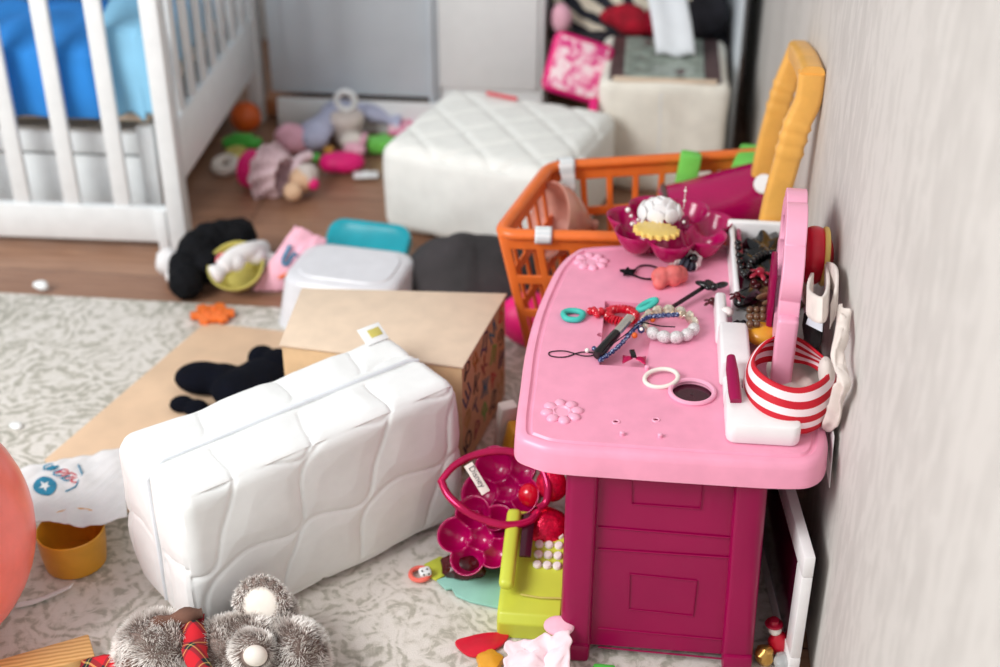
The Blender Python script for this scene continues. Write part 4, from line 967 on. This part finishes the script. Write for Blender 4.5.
# contents
q = MB(); Mx = Matrix.Translation(W(568, 222, .245)) @ rot(.35, -1.25, .15)
q.lathe([(.004, -.058), (.010, -.055), (.009, -.045), (.018, -.035), (.045, -.008), (.062, .018), (.066, .038), (.063, .038), (.056, .018), (.040, -.004), (.012, -.030)], 36, Mx, True, True); q.build('bell_toy', 'fabric_dusty', label='dusty pink glossy cone-shaped plastic cup lying in the left of the orange basket', cat='toy')
q = MB(); q.box((0, 0, 0), (.036, .03, .14), .005, Matrix.Translation(W(684, 190, .27)) @ rot(0, .12, 0)); q.build('green_block', 'greenlight', label='bright green plastic block standing in the middle of the orange basket', cat='toy')
q = MB(); Mx = Matrix.Translation(W(712, 205, .26)) @ rot(.3, -.45, .1); q.lathe([(.03, -.13), (.055, -.12), (.06, .0), (.062, .09), (.058, .095), (.02, .10)], 32, Mx, True, True)
tb_ = E('toy_bottle', tuple(W(720, 225, .16)), 'magenta plastic bottle-shaped toy with a round white label in the orange basket', 'toy'); 
Pm = [W(660, 190, .30), W(768, 172, .33), W(770, 240, .24), W(690, 245, .22)]
q = MB(); Mx = basis(W(722, 205, .265), W(768, 172, .325)-W(672, 196, .28), (0, .5, 1))
q.lathe([(.05, -.10), (.056, -.095), (.058, .06), (.052, .098), (.03, .102)], 32, Mx @ rot(0, PI/2, 0), True, True); q.build('body', 'bowl_magenta', tb_)
q = MB(); q.tube([Mx @ Vector((-.09, .056*math.cos(a), .056*math.sin(a))) for a in [2*PI*i/32 for i in range(32)]], .005, 8, True); q.build('seam_ring', 'brown_dark', tb_)
q = MB(); c = W(764, 184, .335); q.lathe([(.017, 0), (.015, .003), (0, .0035)], 24, Matrix.Translation(c) @ rot(.9, -.25, 0), True); lb = q.build('round_label', 'tag_print', tb_, label='round white label')
q = MB(); q.box((0, 0, 0), (.11, .06, .05), .008, Matrix.Translation(Vector((.02, 2.06, .030)))); q.build('pink_box', 'hotpink', label='hot pink box lying at the bottom of the orange basket', cat='box')
# green and yellow toy with the big handle
tc = E('toy_carrier', (.21, 2.10, .20), 'green toy carrier with a big yellow ribbed handle leaning on the wall in the basket', 'toy')
q = MB(); q.prism([(.165, 2.215), (.25, 2.215), (.25, 2.31), (.185, 2.31)], .20, .325, .006); q.prism([(.215, 2.06), (.25, 2.06), (.25, 2.16), (.225, 2.16)], .20, .318, .005); q.build('body', 'greenlight', tc)
nearP = [W(769, 232, .30), None]
N0 = AX(771, 236, .208); N1 = AX(786, 165, .222); N2 = AX(800, 118, .234); N3 = AX(809, 84, .240); N4 = AX(803, 62, .240)
F0 = AX(762, 175, .215); F1 = AX(774, 120, .225); F2 = AX(786, 78, .236); F3 = AX(795, 55, .240)
F0 = Vector((.212, 2.20, .30)); 
def leg(P, w, t, nm):
    P = catmull(P, 8); q = MB(); n = len(P); rng = []
    for i, p in enumerate(P):
        tt = (P[min(n-1, i+1)]-P[max(0, i-1)]).normalized(); sx = tt.cross(Vector((0, 1, 0))).normalized(); sy = sx.cross(tt).normalized()
        k = 1.12 if (n*.42 < i < n*.62 and i % 3 == 0) else 1
        rng.append([tuple(p+sx*a*k+sy*b*k) for a, b in rrect(t, w, min(t, w)*.3, 3)])
    loft(q, rng); return q.build(nm, 'yellow', tc, angle=50)
yn, yf = 1.925, 2.16
Ln = [AY(768, 240, yn), AY(776, 200, yn), AY(787, 160, yn), AY(797, 125, yn), AY(808, 100, yn), AY(812, 72, yn)]
Lf = [AY(762, 175, yf), AY(768, 145, yf), AY(776, 115, yf), AY(785, 85, yf), AY(793, 65, yf), AY(799, 50, yf)]
leg(Ln, .028, .038, 'handle_leg'); leg(Lf, .028, .036, 'handle_leg')
cbp = [Ln[-1]+Vector((0, -.010, -.006)), Ln[-1]*.5+Lf[-1]*.5, Lf[-1]+Vector((0, .012, -.006))]
q = MB(); rng = []
for p in catmull(cbp, 8): rng.append([(p.x+a, p.y, p.z+b) for a, b in rrect(.034, .036, .010, 3)])
loft(q, rng); q.build('grip', 'yellow', tc, angle=50)
# orange rim continues; hot pink bag under basket
q = MB(); q.ball(W(520, 318, .05)+Vector((.02, .0, 0)), (.06, .05, .05), 24, fn=lambda p: p*(1+.15*nz(p, 25))); q.build('gift_bag', 'hotpink', label='hot pink soft bag between the black handbag and the vanity table', cat='bag')

# ============================================================ LEFT FOREGROUND
bl = E('balloon', (-.915, 1.28, 0), 'big coral pink balloon resting on the rug at the left edge', 'balloon')
q = MB(); q.ball((-.900, 1.285, .177), (.166, .166, .176), 48); q.build('body', 'coral', bl)
q = MB(); q.lathe([(.003, 0), (.006, .004), (.012, .010), (.010, .013), (.003, .014)], 16, Matrix.Translation(Vector((-.897, 1.12, .172))) @ rot(PI/2)); q.build('knot', 'coral', bl)
q = MB(); P = catmull([W(16, 606, .004), W(35, 602, .004), W(55, 594, .006), W(72, 586, .010)], 6); q.grid(lambda u, v: P[int(round(u*(len(P)-1)))]+Vector((0, .010*(v-.5), .001)), len(P)-1, 2); q.build('ribbon', 'whitecloth', solid=.0015, label='short white ribbon on the rug between the coral balloon and the foam block', cat='ribbon')
cu = E('toy_cup', tuple(W(70, 560)), 'yellow plastic toy cup standing on the rug beside the coral balloon', 'cup')
c = W(70, 529, .058); c0 = Vector((c.x, c.y, 0))
q = MB(); q.lathe([(.040, 0), (.0425, .002), (.046, .03), (.0475, .058), (.0460, .0595), (.0445, .058), (.043, .03), (.040, .005), (0, .004)], 48, Matrix.Translation(c0), True); q.build('body', 'cup_yellow', cu)
# printed cloth / plastic bag
pc = E('printed_cloth', tuple(W(80, 490)), 'white cloth printed with a blue badge, draped over the cardboard and the yellow cup', 'cloth')
c4 = [W(20, 470, .03), W(26, 528, .064), W(126, 520, .066), W(124, 447, .03)]
def pcf(u, v):
    A_, B_, C_, D_ = c4; p = A_*(1-u)*(1-v)+B_*u*(1-v)+C_*u*v+D_*(1-u)*v
    edge = .010*math.sin(v*PI*2.1+.4)*u
    return p+Vector((0, edge, .006*nz((u*4, v*5, 3))+.006*abs(nz((u*7+v*6, v*2, 8)))))
q = MB(); q.grid(pcf, 50, 60); q.build('body', 'whitecloth', pc, solid=.0012)
def onc(u, v, d=.002): return pcf(u, v)+Vector((0, -d, d))
def patch(nm, m, uc, vc, ru, rv, n=28, star=0, ang=0):
    q = MB(); P = [onc(uc, vc, .0022+(.0006 if star else 0))]
    for i in range(n):
        a = 2*PI*i/n; r = 1 if not star else (1 if i % 2 == 0 else .42); P.append(onc(uc+ru*r*math.cos(a+ang), vc+rv*r*math.sin(a+ang), .0022+(.0006 if star else 0)))
    q.add(P, [[0, 1+i, 1+(i+1) % n] for i in range(n)]); return q.build(nm, m, pc, smooth=False)
patch('printed_badge', 'printblue', .40, .22, .17, .115); patch('printed_star', 'door_white', .40, .22, .10, .065, 10, 1)
o_, ex, ey = onc(.14, .39), onc(.10, .55)-onc(.14, .39), onc(.0, .38)-onc(.14, .39)
text(pc, 'printed_word', 'ФСБ', 'printblue', basis(onc(.20, .37, .004), (ex*.5-ey*.9), (ey*.5+ex*.9)), .034)
text(pc, 'printed_word', 'РПС', 'printred', basis(onc(.30, .47, .004), (ex*.5-ey*.9), (ey*.5+ex*.9)), .026)
q = MB(); q.tube([onc(.12, .56), onc(.3, .60), onc(.46, .53), onc(.52, .42)], .0012, 5); q.build('printed_line', 'printblue', pc)
# wooden plank
e1, e0 = W(84, 648, .02), W(-60, 690, .02); d = (e0-e1).normalized()
q = MB(); q.box((.17, 0, 0), (.34, .045, .022), .002, basis(e1+Vector((0, 0, -.009))-d*.01, d, (-d.y, d.x, 0))); q.build('wooden_plank', 'pine', label='pale pine plank end lying on the rug at the bottom left corner', cat='plank')
# plush animal with plaid scarf
tp = E('plush_bear', tuple(W(210, 650)), 'grey and white furry plush bear with tartan scarf in front of the foam block', 'plush toy')
def fur(nm, m_base, shapes, length, dens, ptip=None, hole=None, mt='fur'):
    q = MB(); rnd = random.Random(hash(nm) % 1000 if False else len(nm)*7+len(shapes))
    for c, r, R_ in shapes:
        q.ball(c, r, 20, R_); Rm = R_ if R_ is not None else Matrix()
        area_ = 4*PI*((r[0]*r[1])**1.6+(r[0]*r[2])**1.6+(r[1]*r[2])**1.6)**(1/1.6)/3**(1/1.6)
        for k in range(int(area_*dens)):
            zz = rnd.uniform(-.4, 1); a = rnd.uniform(0, 2*PI); s_ = math.sqrt(1-zz*zz); nn = Vector((s_*math.cos(a), s_*math.sin(a), zz))
            if R_ is not None: nn = Rm.inverted().to_3x3() @ nn
            p = Rm @ Vector((nn.x*r[0], nn.y*r[1], nn.z*r[2])); g = (Rm.to_3x3() @ Vector((nn.x/r[0], nn.y/r[1], nn.z/r[2]))).normalized()
            P_ = Vector(c)+p
            if hole and hole(P_): continue
            cl = Vector((nz(P_, 45), nz(P_+Vector((3, 1, 4)), 45), nz(P_+Vector((9, 2, 1)), 45)))*1.1
            dr = (g+cl+Vector((rnd.uniform(-.25, .25), rnd.uniform(-.25, .25)-.2, rnd.uniform(-.25, .25)))).normalized(); t = dr.cross(Vector((.3, .2, .9))).normalized()*.00055
            L_ = length*rnd.uniform(.6, 1.2); m1 = P_+dr*L_*.55+g*L_*.1
            q.add([P_-t, P_+t, m1+t*.8, m1-t*.8, P_+dr*L_], [[0, 1, 2, 3], [3, 2, 4]], [(0, 0), (0, 0), (0, .6), (0, .6), (0, 1)])
    return q.build(nm, mt, tp, smooth=True, angle=180)
fc = W(264, 601, .085)          # big paw sole
Ms = Matrix.Translation(fc+Vector((0, -.014, .008))) @ rot(.95, .05, 0)
fur('body', None, [(tuple(W(240, 655, .045)), (.075, .05, .045), rot(0, 0, .25)), (tuple(W(290, 660, .04)), (.045, .05, .045), None), (tuple(W(205, 668, .03)), (.05, .045, .04), None)], .011, 260000)
fur('leg', None, [(tuple(fc+Vector((.004, .004, -.018))), (.034, .026, .036), rot(.5)), (tuple(W(275, 632, .05)), (.034, .03, .034), None)]+[(tuple(Ms @ Vector((.0262*math.cos(a), .0255*math.sin(a), -.004))), (.007, .007, .007), None) for a in [2*PI*i/16 for i in range(16)]], .008, 330000, hole=lambda p: (Ms.inverted() @ p).xy.length < .0225 and (Ms.inverted() @ p).z > -.01)
fur('arm', None, [(tuple(W(252, 650, .082)), (.024, .022, .022), None)], .009, 330000, hole=lambda p: (p-(W(256, 652, .088)+Vector((0, -.01, 0)))).length < .016)
fur('head', None, [(tuple(W(158, 652, .055)), (.048, .046, .045), None)], .012, 300000)
Ms = Matrix.Translation(fc+Vector((0, -.014, .008))) @ rot(.95, .05, 0)
q = MB(); q.ball((0, 0, -.001), (.0245, .0235, .007), 28, Ms); q.build('paw_sole', 'rubber_white', tp, label='round cream paw sole')
q = MB(); q.ball(W(257, 651, .094)+Vector((0, -.008, 0)), (.015, .013, .014), 20, rot(.6)); q.build('paw_sole', 'rubber_white', tp, label='small round cream paw sole')
q = MB(); P = catmull([W(136, 640, .075), W(150, 628, .092), W(176, 618, .100), W(202, 613, .098)], 6); q.tube(P, [.010+.003*math.sin(i) for i in range(len(P))], 12, flat=.8); q.build('ear', 'furbrown', tp, label='brown furry ear')
q = MB(); q.ball(W(137, 668, .06), (.022, .014, .022), 16); q.build('ear', 'furbrown', tp, label='dark brown inner ear')
q = MB(); A1, B1 = W(198, 620, .085), W(212, 668, .10)
def scf(u, v):
    p = W(188, 622, .086)*(1-v)+W(204, 676, .088)*v; return p+Vector((.030*(u-.5)+.004*math.sin(v*7), 0, .010*math.sin(PI*u)+.003*math.sin(v*12)))
q.grid(scf, 12, 24); q.grid(lambda u, v: W(82, 660, .03)*(1-u)+W(140, 648, .075)*u+Vector((0, -.05*v, .006*nz((u*5, v*5, 2))-.02*v)), 20, 12); q.grid(lambda u, v: W(175, 622, .085)*(1-u)+W(205, 616, .088)*u+Vector((0, -.008*v, .004-.012*v)), 12, 4); q.build('scarf', 'tartan', tp, solid=.003, label='red, black and yellow tartan scarf')
q = MB(); q.tube([W(308, 624, .04), W(316, 632, .03)], .001, 6); q.box((0, 0, 0), (.011, .0012, .020), .003, Matrix.Translation(W(321, 637, .02)) @ rot(0, -.5, 0)); q.build('tag', 'door_white', tp)

# ============================================================ BETWEEN THE FOAM BLOCK AND THE VANITY
hp = E('heart_hoop', tuple(W(495, 500, .09)), 'metallic raspberry heart-shaped hoop with a white tag, leaning between foam block and vanity', 'hoop')
P = catmull([W(441, 481, .135), W(455, 465, .150), W(478, 454, .160), W(505, 451, .165), W(525, 457, .16), W(541, 467, .155), W(548, 485, .14), W(546, 502, .12), W(538, 508, .115)], 6)
q = MB(); q.tube(P, [.0048+.0012*math.sin(PI*i/len(P)) for i in range(len(P))], 12); q.build('upper_loop', 'metalpink', hp)
P2 = catmull([W(441, 480, .135), W(448, 495, .125), W(463, 509, .115), W(482, 519, .105), W(505, 525, .10), W(528, 522, .10), W(538, 512, .105)], 6)
q = MB(); q.tube(P2, [.0056]*len(P2), 12); q.build('lower_loop', 'metalpink', hp)
tA, tB = W(468, 464, .158), W(486, 493, .130); td = (tB-tA)
q = MB(); Mx = basis((tA+tB)/2, td, Vector((.8, .3, .2))); q.box((0, 0, 0), (td.length, .013, .0008), .0003, Mx); q.build('care_tag', 'creamcloth', hp)
text(hp, 'tag_print', 'Disney', 'ink', Mx @ Matrix.Translation(Vector((-.002, .001, .0008))), .012, .0001)
for nm_, lab, Mx in (('a', 'magenta scalloped plastic tray standing on edge inside the heart hoop', basis(W(512, 492, .085), (.75, .15, .55), (-.25, .75, .45))),
                     ('b', 'magenta scalloped plastic tray lying below the heart hoop beside the lime telephone', basis(W(484, 541, .045), (.8, .1, .30), (-.3, .75, .5)))):
    e = E('flower_tray', tuple(Mx.translation-Vector((0, 0, .04))), lab, 'tray'); petal_tray(e, 'tray', Mx @ rot(0, 0, .3), .033 if nm_ == 'b' else .036, .025 if nm_ == 'b' else .028, .034, 5)
    for k in range(0):
        q = MB(); q.ball(Mx.translation+Vector((.012*k-.01, -.004, .014-.02*k)), (.016, .016, .018), 20); q.build('dome', 'bowl_magenta', e)
q = MB(); P = []
q.ball(W(545, 535, .06)+Vector((0, 0, 0)), (.038, .03, .045), 32, fn=lambda p: p*(1+.05*nz(p, 60))); q.build('sequin_ball', 'foil_red', label='red sequined ball squeezed against the left side of the magenta cabinet', cat='ball')
q = MB(); q.ball(W(552, 484, .13), (.022, .02, .026), 24, fn=lambda p: p*(1+.12*nz(p, 50))); q.build('foil_balloon', 'foil_red', label='crinkled pink-red foil ball above the sequined one, under the tabletop corner', cat='ball')
q = MB(); q.ball(W(530, 495, .10), (.017, .016, .018), 20); q.build('toy_apple', 'redgloss', label='glossy red toy ball seen through the heart hoop', cat='ball')
q = MB(); q.box((0, 0, 0), (.045, .03, .03), .008, Matrix.Translation(W(522, 512, .035)) @ rot(.3, .2, .4)); q.build('toy_block', 'green', label='dark green toy piece seen through the heart hoop above the telephone', cat='toy')
q = MB(); q.ball(W(463, 566, .018)+Vector((0, 0, -.002)), (.032, .02, .018), 24, fn=lambda p: p*(1+.25*nz(p, 90))); q.build('hairpiece', 'darkred', label='dark maroon fluffy tuft on the rug under the lower magenta tray', cat='plush toy')
q = MB(); q.box((0, 0, 0), (.05, .02, .012), .004, Matrix.Translation(W(487, 556, .02)) @ rot(0, .1, -.35)); q.build('toy_part', 'blackgloss', label='black and grey plastic piece beside the lime telephone', cat='toy')
q = MB(); q.box((0, 0, 0), (.028, .02, .10), .004, Matrix.Translation(W(502, 446, .07)+Vector((.0, .05, 0))) @ rot(.2, 0, .5)); q.build('paper_carton', 'creamcloth', label='cream carton corner between the printed box and the vanity table', cat='box')
q = MB(); q.box((0, 0, 0), (.03, .04, .09), .006, Matrix.Translation(W(505, 462, .05)+Vector((.01, .03, 0))) @ rot(0, .2, .3)); q.build('toy_pot', 'cup_yellow', label='ochre yellow toy piece behind the heart hoop', cat='toy')
# lime telephone
tl = E('toy_telephone', tuple(W(530, 610)), 'lime green toy telephone with silver round buttons, beside the magenta cabinet', 'toy telephone')
o0 = W(527, 600, 0); xd = (W(566, 606, 0)-W(505, 606, 0)).normalized(); yd = Vector((-xd.y, xd.x, 0)); MT = basis(o0, (1, .0, 0), (-.12, 1, 0))
q = MB()
prof = [(-.075, 0), (-.078, .028), (-.070, .040), (-.035, .046), (.02, .062), (.085, .088), (.092, .082), (.092, 0)]
rng = []
for x, sc_ in ((-.034, .94), (-.031, .985), (-.026, 1), (.030, 1), (.05, 1)):
    rng.append([(x, -.002+y*sc_, z*sc_) for y, z in prof])
loft(q, rng, MT); ph = q.build('base', 'lime', tl, angle=30); bv = ph.modifiers.new('b', 'BEVEL'); bv.width = .004; bv.segments = 3; bv.limit_method = 'ANGLE'; bv.angle_limit = .5
q = MB(); q.box((-.024, .03, .078), (.020, .125, .018), .007, MT @ rot(.28), 3); q.build('handset', 'lime', tl)
q = MB(); q.box((-.003, .052, .0798), (.016, .07, .005), .001, MT @ rot(.28)); q.build('display', 'glass_dark', tl)
for j in range(4):
    for i in range(3):
        q = MB(); q.lathe([(.0062, 0), (.0062, .003), (.0045, .005), (0, .0055)], 16, MT @ Matrix.Translation(Vector((.013+.0135*i, .052-.0155*j, .0735-.0048*j))) @ rot(.28)); b = q.build('button', 'pearl', tl)
q = MB(); q.tube([MT @ Vector((-.005, -.045, .0495)), MT @ Vector((.02, -.048, .049)), MT @ Vector((.05, -.047, .0495))], .0012, 6); q.build('slot', 'olive', tl)
# aqua paper / puzzle
P = [W(*p) for p in ((437, 583), (470, 571), (506, 571), (506, 612), (470, 604), (456, 598), (452, 591), (446, 592))]
q = MB(); q.prism([(p.x, p.y) for p in P][::-1], .002, .006, .0005); q.build('puzzle_mat', 'tealpaper', label='teal foam puzzle sheet on the rug left of the lime telephone', cat='foam sheet')
P = [W(*p) for p in ((424, 566), (440, 558), (452, 562), (450, 574), (436, 582), (428, 578))]
q = MB(); q.prism([(p.x, p.y) for p in P][::-1], .0015, .0035, .0005); q.build('felt_leaf', 'lime', label='lime felt leaf on the rug at the corner of the teal puzzle sheet', cat='felt piece')
tr = E('toy_ring', tuple(W(420, 574)), 'coral red toy ring holding a white spotted toy, on the rug by the foam block', 'toy')
q = MB(); q.ring(W(420, 574, .006), .0135, .0034, 28, 8); q.build('ring', 'coral', tr)
q = MB(); q.box((0, 0, 0), (.017, .014, .011), .004, Matrix.Translation(W(425, 572, .012)) @ rot(.2, 0, .5), 3); q.build('charm', 'door_white', tr)
q = MB(); [q.ball(W(px, py, .0185), .0014, 6) for px, py in ((422, 571), (427, 569), (429, 574), (424, 575))]; q.build('spots', 'black', tr)
q = MB(); P = catmull([W(455, 643, .004), W(470, 636, .006), W(488, 632, .007), (W(507, 633, .006)), W(507, 640, .005), W(498, 648, .005), W(480, 656, .005), W(466, 655, .004)], 5, True)
q.prism([(p.x, p.y) for p in P][::-1], .002, .007, .0015); q.build('felt_heart', 'red', label='dark red leaf-shaped felt piece on the rug in front of the telephone', cat='felt piece')
q = MB(); cloth(q, [W(503, 690, .01), W(570, 690, .015), W(570, 634, .05), W(505, 645, .035)], 30, 30, .010, 28, 5)
for v in q.v: v.z = max(v.z, .003)
q.build('baby_cloth', 'palepink', solid=.003, label='pale pink crumpled cloth on the rug below the lime telephone', cat='cloth')
q = MB(); q.ball(W(559, 626, .055), (.020, .014, .006), 20, rot(.5)); q.build('toy_petal', 'softpink', label='pale pink padded petal resting on the lime telephone', cat='toy')
q = MB(); c = W(490, 664, 0); q.lathe([(.014, 0), (.018, .004), (.016, .010), (.006, .014), (0, .014)], 20, Matrix.Translation(c), wob=lambda a, z: 1+.1*math.sin(5*a)); q.build('toy_flower', 'cup_yellow', label='small yellow flower-shaped toy at the bottom edge below the red felt leaf', cat='toy')
q = MB(); q.box((0, 0, 0), (.03, .018, .014), .004, Matrix.Translation(W(604, 672, .01))); q.build('toy_brick', 'green', label='green toy brick peeking out under the magenta cabinet', cat='toy')

# ============================================================ RIGHT: WHITE FRAME BETWEEN CABINET AND WALL
pf = E('picture_frame', (.22, 1.42, .0), 'white rectangular frame standing on edge between the magenta cabinet and the wall', 'frame')
fA, fB = Vector((.238, 1.335, 0)), Vector((.205, 1.66, 0)); fd = (fB-fA).normalized(); fl = (fB-fA).length; hz = .198
MF = basis(fA+Vector((0, 0, .002)), fd, Vector((0, 0, 1)))
def fbar(x0, x1, z0, z1, nm): 
    q = MB(); q.box(((x0+x1)/2, (z0+z1)/2, 0), (x1-x0, z1-z0, .014), .002, MF); q.build(nm, 'white_plastic', pf)
fbar(0, fl, hz-.032, hz, 'frame_bar'); fbar(0, fl, 0, .032, 'frame_bar'); fbar(0, .032, .032, hz-.032, 'frame_bar'); fbar(fl-.032, fl, .032, hz-.032, 'frame_bar')
q = MB(); q.box((fl/2, hz/2, -.005), (fl-.05, hz-.05, .002), .0005, MF); q.build('backing', 'glass_dark', pf)
q = MB(); q.ball(W(765, 655, .014), (.013, .014, .014), 16, fn=lambda p: p*(1+.25*nz(p, 120))); q.build('foil_wrapper', 'gold', label='crumpled gold foil sweet wrapper on the floor between the cabinet and the white frame', cat='wrapper')
q = MB(); q.ball(W(784, 662, .012), (.013, .014, .012), 16, fn=lambda p: p*(1+.25*nz(p, 120))); q.build('plastic_packet', 'clearplastic', label='clear plastic packet on the floor at the foot of the white frame', cat='packet')
tf = E('toy_figure', tuple(W(778, 645)), 'tiny toy figure with a dark red hat and red body behind the gold wrapper', 'toy')
q = MB(); q.ball(W(778, 642, .022), (.013, .012, .019), 16, fn=lambda p: p*(1+.2*nz(p, 90))); q.build('body', 'red', tf)
q = MB(); q.ball(W(775, 629, .046), .009, 16); q.build('head', 'rubber_white', tf)
q = MB(); q.lathe([(.012, 0), (.011, .002), (.007, .003), (.006, .008), (0, .009)], 16, Matrix.Translation(W(774, 624, .054))); q.build('hat', 'deepred', tf)
# ------------------------------------------------------------ pieces of parts
def under(parent, kids):
    for k in kids: k.parent = parent; k.location = Vector(k['_w'])-Vector(parent['_w']); k.rotation_euler = (0, 0, 0)
def kid(root, base): return [o for o in root.children if o.name.split('.')[0] == base]
under(kid(va, 'cabinet')[0], kid(va, 'moulding')+kid(va, 'foot'))
under(kid(va, 'cup_holder')[0], kid(va, 'cup_insert')); under(kid(va, 'tabletop')[0], kid(va, 'flower_relief')+kid(va, 'peg')+kid(va, 'socket'))
under(kid(va, 'organiser')[0], kid(va, 'organiser_wall')+kid(va, 'inner_wall')+kid(va, 'organiser_base')+kid(va, 'clip'))
under(kid(va, 'mirror_frame')[0], kid(va, 'mirror')+kid(va, 'mirror_backing'))
under(kid(tl, 'base')[0], kid(tl, 'button')+kid(tl, 'display')+kid(tl, 'slot'))
under(kid(cb, 'lid_trim')[0], kid(cb, 'clear_window')+kid(cb, 'lid_edge'))
under(kid(bx, 'carton')[0], kid(bx, 'printed_letter')); under(kid(fb, 'care_label')[0], kid(fb, 'care_label_print'))
under(kid(hp, 'care_tag')[0], kid(hp, 'tag_print')); under(kid(pc, 'printed_badge')[0], kid(pc, 'printed_star'))
GR = {'hair_tie': 'hair ties on the pink tabletop', 'spiral_hair_tie': 'hair ties on the pink tabletop', 'star_hair_tie': 'hair ties on the pink tabletop', 'flower_clip': 'flower clips in the organiser',
      'necklace_tangle': 'tangled necklaces in the organiser', 'bead_necklace': 'tangled necklaces in the organiser', 'bead_string': 'tangled necklaces in the organiser', 'sweet_wrapper': 'white scraps on the floor',
      'paper_tag': 'paper bands on the basket rim', 'flower_tray': 'magenta flower-shaped trays'}
for o in bpy.data.objects:
    b_ = o.name.split('.')[0]
    if o.parent is None and b_ in GR and o.get('label'): o['group'] = GR[b_]
    if '_w' in o: del o['_w']
